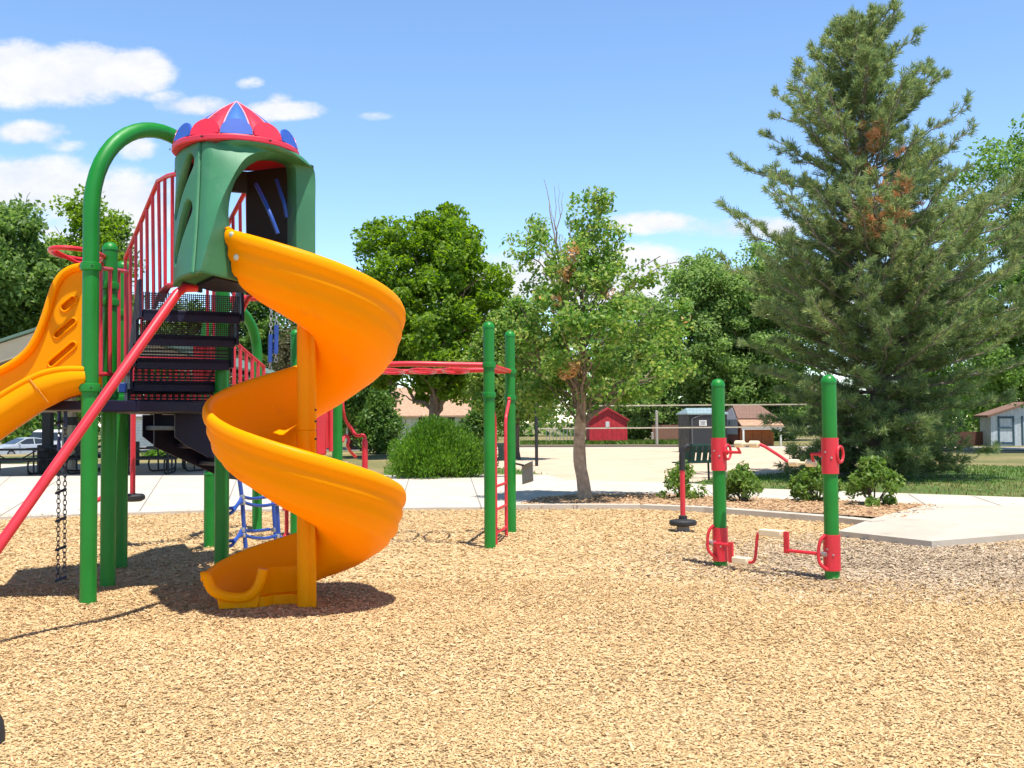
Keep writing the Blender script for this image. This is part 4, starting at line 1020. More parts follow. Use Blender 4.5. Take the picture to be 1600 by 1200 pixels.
MB().lathe([(.095, -.05), (.095, .05), (.088, .10), (.066, .145), (.035, .168), (.004, .176)], V((-2.425, 4.72, 0)), 28).build('dome', M_black, dm_)
# ------------------------------------------------------------------ trees and shrubs
def branch_path(a, b, sag=0.0, wob=0.08, n=6):
    a, b = V(a), V(b); L = (b - a).length; pts = []
    for i in range(n + 1):
        t = i / n; p = a.lerp(b, t); k = math.sin(math.pi * t)
        p += V((random.uniform(-1, 1), random.uniform(-1, 1), random.uniform(-1, 1))) * wob * L * k * .5 + V((0, 0, sag * L * k)); pts.append(p)
    return pts
def decid(name, label, base, height, profile, clumps, leaves, leaf, mleaf, mbark, trunk_r=.2, trunk_h=.25, lean=(0, 0), clump_r=.55, group=None,
          yscale=1.0, cat='tree', extra=None, seed=1, bare=None, shell=0.5, skew=None, limbs=26):
    """profile: list of (fraction of height, left radius, right radius) in metres"""
    random.seed(seed); r_ = np.random.default_rng(seed)
    t = thing(name, label, cat, tuple(base), group)
    B = V(base); ph = np.array([p[0] for p in profile]); pl = np.array([p[1] for p in profile]); pr = np.array([p[2] for p in profile])
    hs = []; C = []
    w_ = np.interp(np.linspace(ph[0], ph[-1], 200), ph, (pl + pr)); cdf = np.cumsum(w_ ** 1.5); cdf /= cdf[-1]
    while len(C) < clumps:
        f = float(np.interp(r_.random(), cdf, np.linspace(ph[0], ph[-1], 200)))
        L_, R_ = np.interp(f, ph, pl), np.interp(f, ph, pr); a = r_.random() * 2 * math.pi
        rad = (R_ if math.cos(a) > 0 else L_); q = r_.random() ** shell
        lobes = 1 + .13 * math.sin(a * 3 + f * 9 + seed) + .09 * math.sin(a * 5 - f * 17)
        x = math.cos(a) * rad * q * lobes; y = math.sin(a) * (L_ + R_) / 2 * q * yscale * lobes
        C.append((B.x + x + lean[0] * f, B.y + y + lean[1] * f, B.z + f * height, q))
    C = np.array(C); cen = C[:, :3]
    per = leaves // clumps
    ctr = np.repeat(cen, per, 0); n = len(ctr)
    off = r_.normal(size=(n, 3)); off = unit(off) * (r_.random((n, 1)) ** .45) * clump_r * np.array([1, 1, .7])
    off *= np.repeat(0.6 + .8 * r_.random((len(cen), 1)), per, 0)
    pos = ctr + off; pos = pos[pos[:, 2] > B.z + 0.03]; off = off[:len(pos)]
    outw = unit(pos - np.array([B.x, B.y, B.z + height * .45]))
    lv = leaf_quads(pos, leaf, leaf * .62, nrm=outw * .7 + np.array([0.1, -.1, .8]))
    if bare is not None: kb = bare(pos); lv = lv[kb]; pos = pos[kb]
    if extra is not None:
        me_, sel = extra; k = sel(pos); 
        quads('browned_leaves', lv[k], me_, t); lv = lv[~k]
    quads('crown', lv, mleaf, t)
    b = MB(); top = B + V((lean[0] * .8, lean[1] * .8, height * .8))
    tp = [B + V((0, 0, -.15)), B + V((0, 0, .06 * height))] + [B.lerp(top, q) + V((random.uniform(-1, 1), random.uniform(-1, 1), 0)) * trunk_r * .7 for q in (.2, .35, .5, .65, .8, 1.0)]
    rad = [trunk_r * 1.35, trunk_r, trunk_r * .92, trunk_r * .78, trunk_r * .6, trunk_r * .42, trunk_r * .25, trunk_r * .1]
    b.tube(smooth_path(tp, 3), list(np.interp(np.linspace(0, 7, 22), range(8), rad)), 10)
    idx = r_.permutation(len(cen))[:limbs]
    for i in idx:
        c = V(cen[i]); f = max(trunk_h, min(.85, (c.z - B.z) / height - .22 * random.uniform(.5, 1.3)))
        s = B.lerp(top, min(1, f / .8)); L = (c - s).length
        r0_ = trunk_r * max(.14, .48 * (1 - f))
        pp_ = branch_path(s, c, .10, .14); b.tube(pp_, list(np.linspace(r0_, .012, len(pp_))), 6, caps=False)
        for q in range(3):
            j = pp_[random.randint(2, 5)]; e = j + (c - s).normalized() * L * .25 + V((random.uniform(-1, 1), random.uniform(-1, 1), random.uniform(-.2, .9))) * L * .22
            b.tube(branch_path(j, e, .05, .15, 4), list(np.linspace(r0_ * .4, .008, 5)), 5, caps=False)
    b.build('trunk', mbark, t, fix=False)
    return t
def prof_px(base_py, top_py, cx, Y, rows):
    """rows (py, left px, right px) -> profile fractions and metres"""
    out = []
    for py, l, r_ in sorted(rows, key=lambda q: -q[0]):
        out.append(((base_py - py) / (base_py - top_py), (cx - l) * Y / F, (r_ - cx) * Y / F))
    return out
M_maple = leafmat('maple_leaf', [(0.074, 0.153, 0.015), (0.135, 0.244, 0.024), (0.216, 0.340, 0.035), (0.332, 0.454, 0.055)], 0.55)
M_sick = leafmat('pale_leaf', [(0.055, 0.156, 0.024), (0.110, 0.239, 0.038), (0.193, 0.333, 0.062), (0.322, 0.416, 0.095), (0.478, 0.478, 0.162)], .48)
M_brown = leafmat('browned_leaf', [(0.48, 0.24, 0.10), (0.62, 0.36, 0.17), (0.72, 0.48, 0.25)], .3)
M_cotton = leafmat('cottonwood_leaf', [(0.069, 0.154, 0.031), (0.132, 0.242, 0.050), (0.207, 0.341, 0.077), (0.310, 0.440, 0.121)], 0.5)
M_pale = leafmat('pale_green_leaf', [(0.111, 0.204, 0.056), (0.195, 0.312, 0.088), (0.286, 0.408, 0.125), (0.416, 0.516, 0.188)], 0.6)
M_darkl = leafmat('dark_leaf', [(0.043, 0.106, 0.023), (0.079, 0.175, 0.036), (0.144, 0.251, 0.049), (0.235, 0.350, 0.076)], 0.45)
M_ash = leafmat('ash_leaf', [(0.063, 0.138, 0.033), (0.127, 0.220, 0.053), (0.201, 0.308, 0.077), (0.299, 0.407, 0.121)], 0.55)
M_tan = leafmat('dry_twig_leaf', [(0.07, 0.075, 0.03), (0.13, 0.12, 0.06), (0.20, 0.18, 0.10), (0.12, 0.15, 0.05)], .25)
M_twig = mat('pale_twig', (0.30, 0.25, 0.20), .9, 10, .3)

# big maple
Ym = 44.0; bs_ = V((X_at(682, Ym), Ym, -.02)); bpy_ = 660 + F * EYE / Ym; 
hM = Z_at(682, 322, Ym)
pr_ = prof_px(bpy_, 322, 682, Ym, [(622, 625, 735), (606, 585, 775), (580, 560, 800), (540, 558, 815), (480, 566, 800), (430, 570, 788), (390, 575, 768), (360, 590, 745), (340, 630, 725), (322, 665, 712)])
decid('maple_tree', 'broad bright green maple with a full rounded crown standing behind the round bush', bs_, hM, pr_, 300, 62000, .21, M_maple, M_bark, .26, .17, clump_r=.62, seed=3, limbs=34)
# declining tree beside the path
Ys = 18.7; sb = V((X_at(912, Ys), Ys, 0.05)); bpS = 783; hS = Z_at(880, 312, Ys)
pr_ = prof_px(bpS, 312, 912, Ys, [(662, 850, 905), (640, 835, 940), (618, 808, 1045), (590, 788, 1078), (550, 788, 1086), (500, 800, 1066), (460, 806, 1046), (420, 812, 1010), (390, 808, 992), (360, 812, 974), (335, 830, 962), (312, 845, 950)])
zc_ = lambda px, py: P(px, py, Ys)
def near_any(pos, pts, dy=0.0, ky=.12):
    k = np.zeros(len(pos), bool)
    for (px, py, r_) in pts:
        c = np.array(P(px, py, Ys)) + np.array([0, dy, 0]); c2 = pos - c; d = np.sqrt(c2[:, 0] ** 2 + (c2[:, 2] * .8) ** 2 + (c2[:, 1] * ky) ** 2); k |= d < r_ * Ys / F * (.6 + .8 * rng.random(len(pos)))
    return k
gaps = [(862, 330, 26), (872, 370, 24), (868, 300, 30), (905, 330, 14), (812, 480, 18), (900, 470, 14), (948, 520, 14), (975, 545, 16), (845, 410, 14), (985, 410, 16), (890, 545, 12), (1010, 590, 14), (840, 560, 13), (930, 390, 12), (960, 450, 14), (1020, 480, 14), (965, 600, 14), (860, 500, 12), (1045, 640, 14)]
def sick_keep(pos): return ~near_any(pos, gaps)
brs = [(893, 585, 15), (901, 612, 15), (880, 600, 13), (898, 640, 13), (884, 625, 12), (905, 570, 11), (893, 560, 9), (880, 655, 9), (905, 565, 10), (890, 650, 12), (880, 440, 10), (865, 480, 10), (1010, 470, 9), (890, 410, 10), (945, 470, 9), (1062, 500, 12), (1065, 540, 12), (840, 470, 8)]
st_ = decid('declining_tree', 'thin tree with crooked pale trunk and brown dying leaf clusters in the planting bed', sb, hS, pr_, 250, 25500, .096, M_sick, M_bark, .062, .24, clump_r=.30, seed=8, bare=sick_keep, extra=(M_brown, lambda pos: near_any(pos, brs, -.95, .3)), shell=.46, limbs=60)
# its crooked lower trunk and dead leader
b = MB(); b.tube(smooth_path([P(914, 786, Ys), P(913, 768, Ys), P(910, 745, Ys), P(905, 720, Ys), P(905, 690, Ys), P(907, 660, Ys), P(909, 630, Ys), P(912, 590, Ys)], 4), list(np.interp(np.linspace(0, 7, 29), range(8), [.175, .128, .115, .108, .104, .10, .085, .06])), 14)
b.build('lower_trunk', mat('pale_bark', (0.40, 0.28, 0.185), .9, 9, .3, .9, 22, dirt=((0.14, 0.095, 0.065), 5.0, .57)), st_, fix=False)
b = MB(); random.seed(4)
for (x0, y0, x1, y1, r_) in [(890, 560, 868, 385, .045), (868, 385, 850, 280, .018), (868, 385, 880, 300, .016), (872, 400, 866, 290, .014), (870, 420, 905, 320, .016), (868, 360, 858, 310, .01), (876, 340, 872, 285, .008), (912, 520, 960, 440, .02), (930, 620, 1040, 590, .028), (990, 600, 1000, 500, .018), (930, 560, 955, 500, .018)]:
    pp_ = branch_path(P(x0, y0, Ys), P(x1, y1, Ys), 0, .07); b.tube(pp_, list(np.linspace(r_, r_ * .25, len(pp_))), 6)
b.build('bare_leader', M_twig, st_, fix=False)

# pale green trees behind the net (right of centre)
Yp = 76.0; bpP = 660 + F * EYE / Yp
for i, (cx, top, rows, lab, sd_) in enumerate([
    (1095, 385, [(690, 1040, 1160), (620, 1010, 1185), (540, 1005, 1185), (470, 1020, 1180), (420, 1045, 1150), (395, 1065, 1130)], 'tall pale green tree left of the pine, behind the portable toilet', 21),
    (1150, 392, [(690, 1090, 1215), (600, 1080, 1225), (500, 1085, 1220), (440, 1095, 1205), (402, 1120, 1180)], 'tall pale green tree showing between the toilet tree and the pine', 24),
    (1200, 370, [(690, 1150, 1260), (600, 1140, 1290), (500, 1140, 1290), (430, 1155, 1270), (385, 1180, 1240)], 'tall pale green tree mostly hidden behind the left side of the pine', 22),
    (1000, 450, [(690, 940, 1060), (640, 925, 1075), (580, 930, 1070), (510, 945, 1055), (465, 975, 1030)], 'rounded pale green tree just behind the red shed', 23)]):
    decid('green_tree', lab, (X_at(cx, Yp), Yp, 0), Z_at(cx, top, Yp), prof_px(bpP, top, cx, Yp, rows), 280, 48000 if i < 3 else 30000, .27, M_pale, M_bark, .25, .2, clump_r=1.0, seed=sd_, limbs=20)
# cottonwoods at the right edge
Yc = 46.0; bpC = 657 + F * EYE / Yc
decid('cottonwood_tree', 'tall light green cottonwood at the right edge behind the pine', (X_at(1640, Yc), Yc, 0), Z_at(1640, 195, Yc), prof_px(bpC, 195, 1640, Yc, [(625, 1560, 1720), (590, 1510, 1740), (500, 1475, 1740), (400, 1480, 1740), (320, 1490, 1720), (260, 1500, 1700), (220, 1520, 1680), (198, 1560, 1640)]), 330, 56000, .19, M_cotton, M_bark, .4, .2, clump_r=.75, seed=31)
decid('cottonwood_tree', 'light green tree rising just behind the right flank of the pine', (X_at(1440, 56), 56, 0), Z_at(1440, 400, 56), prof_px(700, 400, 1440, 56, [(660, 1390, 1500), (560, 1370, 1520), (480, 1380, 1510), (430, 1400, 1490), (405, 1425, 1460)]), 130, 18000, .24, M_cotton, M_bark, .3, .2, clump_r=.8, seed=32)
decid('green_tree', 'low green tree just behind the pale blue grey shed', (X_at(1600, 68), 68, 0), Z_at(1600, 470, 68), prof_px(692, 470, 1600, 68, [(672, 1530, 1680), (620, 1505, 1710), (550, 1510, 1700), (500, 1535, 1670), (475, 1570, 1630)]), 160, 26000, .25, M_cotton, M_bark, .25, .2, clump_r=.9, seed=33)
# trees behind the pavilion, far left
def lefttree(lab, cx, top, rows, Y, m_, n, sd_, leaf=.2, cr_=.8):
    bp = 664 + F * EYE / Y
    return decid('shade_tree', lab, (X_at(cx, Y), Y, float(terr(X_at(cx, Y), Y))), Z_at(cx, top, Y) - float(terr(X_at(cx, Y), Y)), prof_px(bp, top, cx, Y, rows), n // 170, n, leaf, m_, M_bark_d, .3, .25, clump_r=cr_, seed=sd_)
lefttree('large feathery leaved tree at the far left above the pavilion roof', -40, 318, [(640, -40, 60), (590, -110, 120), (520, -150, 110), (450, -150, 100), (400, -140, 88), (350, -110, 72), (330, -60, 58), (320, -20, 45)], 42, M_ash, 52000, 41, .24, .72)
lefttree('dark green tree rising behind the arched green post', 128, 292, [(640, 95, 165), (590, 70, 190), (500, 68, 198), (430, 72, 192), (370, 82, 178), (330, 90, 160), (300, 100, 146)], 50, M_maple, 30000, 42, .22, .7)
lefttree('green tree with a sparse top left of the stair railing', 182, 318, [(640, 155, 215), (580, 140, 235), (500, 150, 225), (430, 160, 208), (380, 165, 200), (340, 172, 195)], 54, M_ash, 16000, 43, .22, .7)
lefttree('dark green tree seen through the stairs', 285, 470, [(640, 245, 330), (590, 215, 350), (540, 225, 345), (500, 240, 330), (478, 262, 310)], 58, M_darkl, 20000, 44, .25, .8)
lefttree('dark green tree behind the small green arch', 395, 440, [(650, 350, 440), (600, 325, 470), (540, 330, 470), (490, 345, 450), (450, 370, 425)], 60, M_darkl, 20000, 45, .25, .8)
lefttree('green tree between the slide turns, above the dry thicket', 470, 430, [(650, 430, 520), (590, 405, 545), (520, 410, 540), (470, 425, 525), (440, 450, 495)], 62, M_maple, 18000, 46, .26, .8)
lefttree('dark tree at the left of the broad maple', 560, 440, [(660, 525, 600), (600, 505, 625), (540, 500, 625), (490, 515, 610), (450, 535, 585)], 58, M_darkl, 22000, 47, .24, .8)
lefttree('dull green tree between the maple and the declining tree', 800, 468, [(660, 770, 840), (640, 740, 862), (590, 735, 870), (540, 745, 862), (500, 765, 845), (475, 785, 822)], 40, M_sick, 30000, 48, .16, .6)
# bushes
def bush(lab, cx, py0, Y, wpx, top, n, m_, sd_, leaf=.09, cr_=.25, name='bush', cat='bush', group=None, stems=14, upright=0.0, tip=1.0):
    random.seed(sd_); r_ = np.random.default_rng(sd_); B = G(cx, py0); B = V((X_at(cx, Y), Y, max(0, 0)));
    h = Z_at(cx, top, Y); rad = wpx * Y / F / 2
    t = thing(name, lab, cat, tuple(B), group)
    C = []
    nc = max(30, n // 120)
    while len(C) < nc:
        a = r_.random() * 2 * math.pi; f = r_.random() ** .8; q = r_.random() ** .4
        rr = rad * (math.sin(math.pi * min(1, .22 + f * .74)) ** .75) * q * (1 + .15 * math.sin(3 * a + sd_ + 2 * f) + .13 * math.sin(7 * a + 9 * f))
        C.append((B.x + math.cos(a) * rr, B.y + math.sin(a) * rr, B.z + h * (.06 + .92 * f * (1 - .25 * q * q))))
    C = np.array(C); per = n // nc; pos = np.repeat(C, per, 0) + unit(r_.normal(size=(nc * per, 3))) * (r_.random((nc * per, 1)) ** .5) * cr_
    pos = pos[pos[:, 2] > B.z + .02]
    out = unit(pos - np.array([B.x, B.y, B.z]))
    lv = leaf_quads(pos, leaf, leaf * (.5 if not upright else .3), nrm=out * .6 + np.array([0, -.1, .6]), axis=(out + np.array([0, 0, upright])) if upright else None, jitter=.5)
    quads('foliage', lv, m_, t)
    b = MB()
    for i in range(stems):
        c = V(C[r_.integers(nc)]); s = B + V((random.uniform(-1, 1), random.uniform(-1, 1), 0)) * rad * .12 + V((0, 0, -.03))
        pp_ = branch_path(s, c, .06, .1, 5); b.tube(pp_, list(np.linspace(.018, .006, 6)), 5, caps=False)
    b.build('stems', M_bark_d, t, fix=False); return t
M_bush = leafmat('bush_leaf', [(0.047, 0.125, 0.012), (0.089, 0.205, 0.020), (0.152, 0.300, 0.030), (0.263, 0.420, 0.055)], 0.45)
M_rose = leafmat('shrub_leaf', [(0.055, 0.120, 0.018), (0.120, 0.220, 0.035), (0.200, 0.310, 0.060), (0.330, 0.400, 0.120)], 0.45)
bush('large round bright green bush at the far edge of the concrete, left of the posts', 681, 745, 26.8, 142, 658, 34000, M_bush, 51, .10, .36, upright=.9, stems=24)
bush('dark rounded shrub left of the white house', 593, 690, 50, 58, 612, 9000, M_darkl, 52, .2, .5)
bush('dark shrub to the right of the white house', 748, 690, 50, 56, 640, 8000, M_darkl, 53, .2, .5)
bush('pale dry thicket behind the blue grip sleeves', 455, 680, 48, 90, 505, 10000, M_tan, 54, .17, .7, stems=60)
bush('pale dry shrub behind the small green arch', 372, 680, 50, 60, 545, 7000, M_tan, 55, .17, .6, stems=40)
def rose(lab, cx, Y, w, top, sd_, n): return bush(lab, cx, 790, Y, w, top, n, M_rose, sd_, .085, .13, 'rose_shrub', 'shrub', 'shrubs in the planting bed', 12)
rose('thin leggy pale shrub just behind the red spinner pole', 1064, 18.6, 62, 722, 61, 1300)
rose('low leafy shrub right of the left crank post', 1160, 17.9, 56, 722, 62, 1900)
rose('shrub partly hidden behind the right crank post', 1272, 17.9, 80, 724, 63, 2200)
rose('tallest shrub at the right end of the planting bed', 1361, 17.0, 84, 712, 64, 3000)

# ------------------------------------------------------------------ pine
M_ndl = leafmat('pine_needle', [(0.090, 0.159, 0.072), (0.168, 0.254, 0.110), (0.240, 0.329, 0.129), (0.348, 0.392, 0.152), (0.480, 0.445, 0.190)], .45, .5)
M_dead = leafmat('dead_needle', [(0.50, 0.22, 0.11), (0.66, 0.34, 0.17), (0.74, 0.46, 0.27)], .25)
M_pbark = mat('pine_bark', (0.20, 0.165, 0.135), .9, 10, .35, .8, 24)
Yq = 25.4; pbx = 1374; pine = thing('pine_tree', 'big spreading pine with upswept branches and a rust brown dead patch near its top', 'tree', (X_at(pbx, Yq), Yq, 0))
random.seed(12); rq = np.random.default_rng(12)
TB = V((X_at(pbx, Yq), Yq, -.1)); tpts = smooth_path([TB, P(1374, 690, Yq), P(1372, 560, Yq), P(1366, 430, Yq), P(1358, 320, Yq), P(1347, 220, Yq), P(1340, 130, Yq), P(1338, 75, Yq), P(1338, 52, Yq), P(1338, 38, Yq)], 6)
def trunk_at(z):
    for i in range(len(tpts) - 1):
        if tpts[i].z <= z <= tpts[i + 1].z: return tpts[i].lerp(tpts[i + 1], (z - tpts[i].z) / (tpts[i + 1].z - tpts[i].z))
    return tpts[-1]
HT = tpts[-1].z
b = MB(); b.tube(tpts, [.26 * (1 - .93 * min(1, max(0, p.z) / HT) ** .9) for p in tpts], 12)
tc_, ta_, dc_, da_ = [], [], [], []
zz = lambda py: Z_at(1370, py, Yq)
lens_old = [(0.3, 2.9, 2.6), (zz(690), 3.3, 3.1), (zz(620), 3.7, 3.9), (zz(560), 4.0, 4.2), (zz(500), 4.2, 4.3), (zz(440), 4.2, 4.2), (zz(390), 4.3, 3.9), (zz(345), 2.7, 3.5), (zz(300), 2.9, 2.8), (zz(250), 2.95, 2.2), (zz(200), 2.3, 1.85), (zz(150), 1.55, 1.55), (zz(100), 1.05, 1.0), (zz(60), .7, .7), (HT, .25, .25)]
lens = [(0.22, 2.3, 1.9), (zz(700), 2.3, 2.3), (zz(650), 2.3, 3.0), (zz(610), 2.7, 3.7), (zz(570), 3.0, 4.0), (zz(520), 3.2, 4.1), (zz(470), 3.6, 4.1), (zz(430), 3.7, 3.8), (zz(395), 1.9, 3.3), (zz(350), 1.7, 2.5), (zz(315), 3.3, 2.2), (zz(260), 2.6, 2.0), (zz(215), 1.9, 1.8), (zz(165), 1.4, 1.5), (zz(115), 1.15, 1.15), (zz(80), .85, .85), (zz(58), .5, .5), (HT, .2, .2)]
lz = [l[0] for l in lens]; ll = [l[1] for l in lens]; lr = [l[2] for l in lens]
deadpts = [(np.array(P(px, py, Yq - 0.3)), r_) for px, py, r_ in [(1338, 222, .26), (1342, 240, .26), (1346, 265, .22), (1378, 262, .16), (1350, 290, .28), (1336, 310, .28), (1362, 318, .26), (1345, 335, .2), (1312, 358, .26), (1335, 372, .26), (1360, 375, .22), (1390, 345, .16), (1310, 300, .14)]]
def tuft(pos, axis):
    p = np.array(pos)
    for c, r_ in deadpts:
        dd = p - c
        if dd[0] ** 2 + dd[2] ** 2 < r_ * r_ and dd[1] < 1.0 and random.random() < .5: dc_.append(p); da_.append(np.array(axis)); return
    tc_.append(p); ta_.append(np.array(axis))
z = 0.22
while z < HT - .1:
    f = z / HT; nb = 9 if f < .5 else 6; a0_ = random.random() * 6.28
    for k in range(nb):
        a = a0_ + 2 * math.pi * k / nb + random.uniform(-.3, .3); ca_, sa_ = math.cos(a), math.sin(a)
        Lx = np.interp(z, lz, lr if ca_ > 0 else ll); La = np.interp(z, lz, [(p + q) / 2 for p, q in zip(ll, lr)])
        L = math.hypot(Lx * ca_, La * .95 * sa_) * random.choice([.5, .72, .9, 1.0, 1.12])
        rise = (.05 + .66 * f ** 1.1) * random.uniform(.55, 1.4) - (.12 if f < .2 else 0)
        s = trunk_at(z); d = V((ca_, sa_, 0)); n = 9; pts = []
        for i in range(n + 1):
            t = i / n; pts.append(s + d * L * t + V((0, 0, L * (rise * t + .16 * t * t * (1 if f > .15 else .4)))) + V((random.uniform(-1, 1), random.uniform(-1, 1), random.uniform(-1, 1))) * .035 * L * t)
        b.tube(pts, list(np.linspace(max(.012, .052 * (1 - f * .75)), .007, n + 1)), 5, caps=False)
        # side twigs with needle tufts
        ntw = int((7 + L * 6.0) * (1.0 if f < .5 else .85))
        for q in range(ntw):
            t = .20 + .80 * (q + random.random()) / ntw; i = min(n - 1, int(t * n)); p = pts[i].lerp(pts[i + 1], t * n - i); tang = (pts[i + 1] - pts[i]).normalized()
            side = tang.cross(V((0, 0, 1))).normalized() * random.choice((-1, 1)); tl = random.uniform(.25, .62) * (1.15 - .55 * t) * min(1.0, .35 + L / 3)
            td = (tang * random.uniform(.5, .9) + side * random.uniform(.3, .9) + V((0, 0, random.uniform(.0, .45)))).normalized(); e = p + td * tl
            b.tube([p, p.lerp(e, .5) + V((0, 0, .01)), e], [.008, .006, .004], 4, caps=False)
            for m_ in range(int(2 + tl * 6.5)):
                u_ = .35 + .65 * random.random(); tuft(p.lerp(e, u_), td + V((random.uniform(-.3, .3), random.uniform(-.3, .3), random.uniform(0, .5))))
            tuft(e, td + V((0, 0, .25)))
        for m_ in range(3): tuft(pts[-1], (pts[-1] - pts[-2]).normalized() + V((0, 0, .3)))
    z += .25 * random.uniform(.85, 1.15)
b.build('trunk', M_pbark, pine, fix=False)
def needles(name, cs, axs, m_, per=12):
    c = np.repeat(np.array(cs), per, 0) + rq.normal(size=(len(cs) * per, 3)) * .022; a = unit(np.repeat(np.array(axs), per, 0)); d = unit(a * .9 + rq.normal(size=c.shape) * .46 + np.array([0, 0, -.12])); L = .10 + .11 * rq.random((len(c), 1))
    return quads(name, leaf_quads(c + d * L * .5,   .18, .0175, axis=d, jitter=0.05), m_, pine)
needles('needles', tc_, ta_, M_ndl)
if dc_: needles('dead_needles', dc_, da_, M_dead)
print('tufts', len(tc_), len(dc_))

# far tree line behind everything
random.seed(77); rf_ = np.random.default_rng(77); cs = []
for i in range(300):
    x = -120 + 250 * rf_.random(); y = 104 + 16 * rf_.random(); h = 5.5 + 2.5 * math.sin(x * .13) + 2 * rf_.random()
    cs.append(np.stack([x + rf_.normal(size=150) * 2.2, y + rf_.normal(size=150) * 1.5, np.clip(h * rf_.random(150) ** .8, .1, None)], 1))
tl_ = quads('treeline', leaf_quads(np.concatenate(cs) + np.array([0, 0, -.6]), .75, .5, nrm=np.array([0, -.3, .7])), M_darkl); struct(tl_, 'stuff')
# ------------------------------------------------------------------ buildings, furniture, vehicles
M_roofb = mat('brown_shingle', (0.20, 0.115, 0.085), .9, 9, .25, .4, 30); M_rooft = mat('tan_shingle', (0.42, 0.26, 0.17), .9, 6, .2, .3, 30)
M_glass = mat('dark_glass', (0.03, 0.04, 0.05), .12, 3, .2)
def boards(name, col, pitch, axis=0, rough=.7, depth=.5):
    m, nt, b = newmat(name); oc = objcoord(nt); w_ = nd(nt, 'ShaderNodeTexWave', wave_type='BANDS', bands_direction='XYZ'[axis], wave_profile='SAW', _Scale=math.pi * 2 / pitch / 20.0 * 1.0)
    nt.links.new(oc, w_.inputs['Vector']); n = noise(nt, oc, 5, 4)
    r_ = ramp(nt, w_.outputs['Fac'], [(0, mul(col, .45)), (.10, col), (1, mul(col, 1.04))]); r2 = ramp(nt, n.outputs['Fac'], [(.3, (.82,) * 3), (.7, (1.1,) * 3)])
    x = nd(nt, 'ShaderNodeMix', data_type='RGBA', blend_type='MULTIPLY'); x.inputs[0].default_value = 1; nt.links.new(r_.outputs[0], x.inputs[6]); nt.links.new(r2.outputs[0], x.inputs[7])
    nt.links.new(x.outputs[2], b.inputs['Base Color']); b.inputs['Roughness'].default_value = rough
    bp = nd(nt, 'ShaderNodeBump', _Strength=depth, _Distance=.02); nt.links.new(w_.outputs['Fac'], bp.inputs['Height']); nt.links.new(bp.outputs[0], b.inputs['Normal']); return m
M_redwall = boards('red_siding', (0.56, 0.028, 0.038), .30); M_brick = mat('brown_red_wall', (0.16, 0.045, 0.03), .9, 9, .3)
M_door = boards('orange_wood_door', (0.50, 0.15, 0.045), .5, rough=.6); M_whites = boards('white_siding', (0.70, 0.70, 0.69), .25, 2)
def gable(parent, x0, x1, y0, y1, z0, ze, zr, mw, mr, over=.25, axis='y', rname='roof'):
    """walls + gable roof. axis = ridge direction"""
    b = MB()
    if axis == 'y':
        xm = (x0 + x1) / 2; b.prism([V((x0, y0, z0)), V((x1, y0, z0)), V((x1, y0, ze)), V((xm, y0, zr)), V((x0, y0, ze))], (0, y1 - y0, 0)); w_ = b.build('wall', mw, parent, smooth=False)
        sl_ = (zr - ze) / (xm - x0); b = MB()
        e0, e1 = x0 - over, x1 + over; zl = ze - sl_ * over
        b.prism([V((e0, y0 - over, zl + .02)), V((xm, y0 - over, zr + .02)), V((e1, y0 - over, zl + .02)), V((e1, y0 - over, zl + .13)), V((xm, y0 - over, zr + .15)), V((e0, y0 - over, zl + .13))], (0, y1 - y0 + 2 * over, 0))
    else:
        ym = (y0 + y1) / 2; b.prism([V((x0, y0, z0)), V((x0, y1, z0)), V((x0, y1, ze)), V((x0, ym, zr)), V((x0, y0, ze))], (x1 - x0, 0, 0)); w_ = b.build('wall', mw, parent, smooth=False)
        sl_ = (zr - ze) / (ym - y0); b = MB(); e0, e1 = y0 - over, y1 + over; zl = ze - sl_ * over
        b.prism([V((x0 - over, e0, zl + .02)), V((x0 - over, ym, zr + .02)), V((x0 - over, e1, zl + .02)), V((x0 - over, e1, zl + .13)), V((x0 - over, ym, zr + .15)), V((x0 - over, e0, zl + .13))], (x1 - x0 + 2 * over, 0, 0))
    return w_, b.build(rname, mr, parent, smooth=False)
def window(parent, c, wd_, h, y, mf=M_white):
    f = MB().box((c[0], y - .03, c[1]), (wd_, .06, h)).build('window', mf, parent, smooth=False)
    for sx_ in (-1, 1): MB().box((c[0] + sx_ * wd_ * .235, y - .066, c[1]), (wd_ * .41, .012, h * .84)).build('pane', M_glass, f, smooth=False)
# red shed
Yr = 66.0; k = Yr / F
rs = thing('red_shed', 'small bright red shed with a white notice on its gable wall', 'shed', (X_at(948, Yr), Yr + 1.5, 0))
x0, x1 = X_at(921, Yr), X_at(980, Yr)
gable(rs, x0, x1, Yr, Yr + 3.2, -.1, Z_at(950, 657, Yr), Z_at(950, 640, Yr), M_redwall, mat('red_roof', (.42, .03, .035), .7), .12)
MB().box(((X_at(946.5, Yr) + X_at(952, Yr)) / 2, Yr - .015, Z_at(950, 663, Yr)), (.24, .03, .36)).build('notice', M_white, rs, smooth=False)
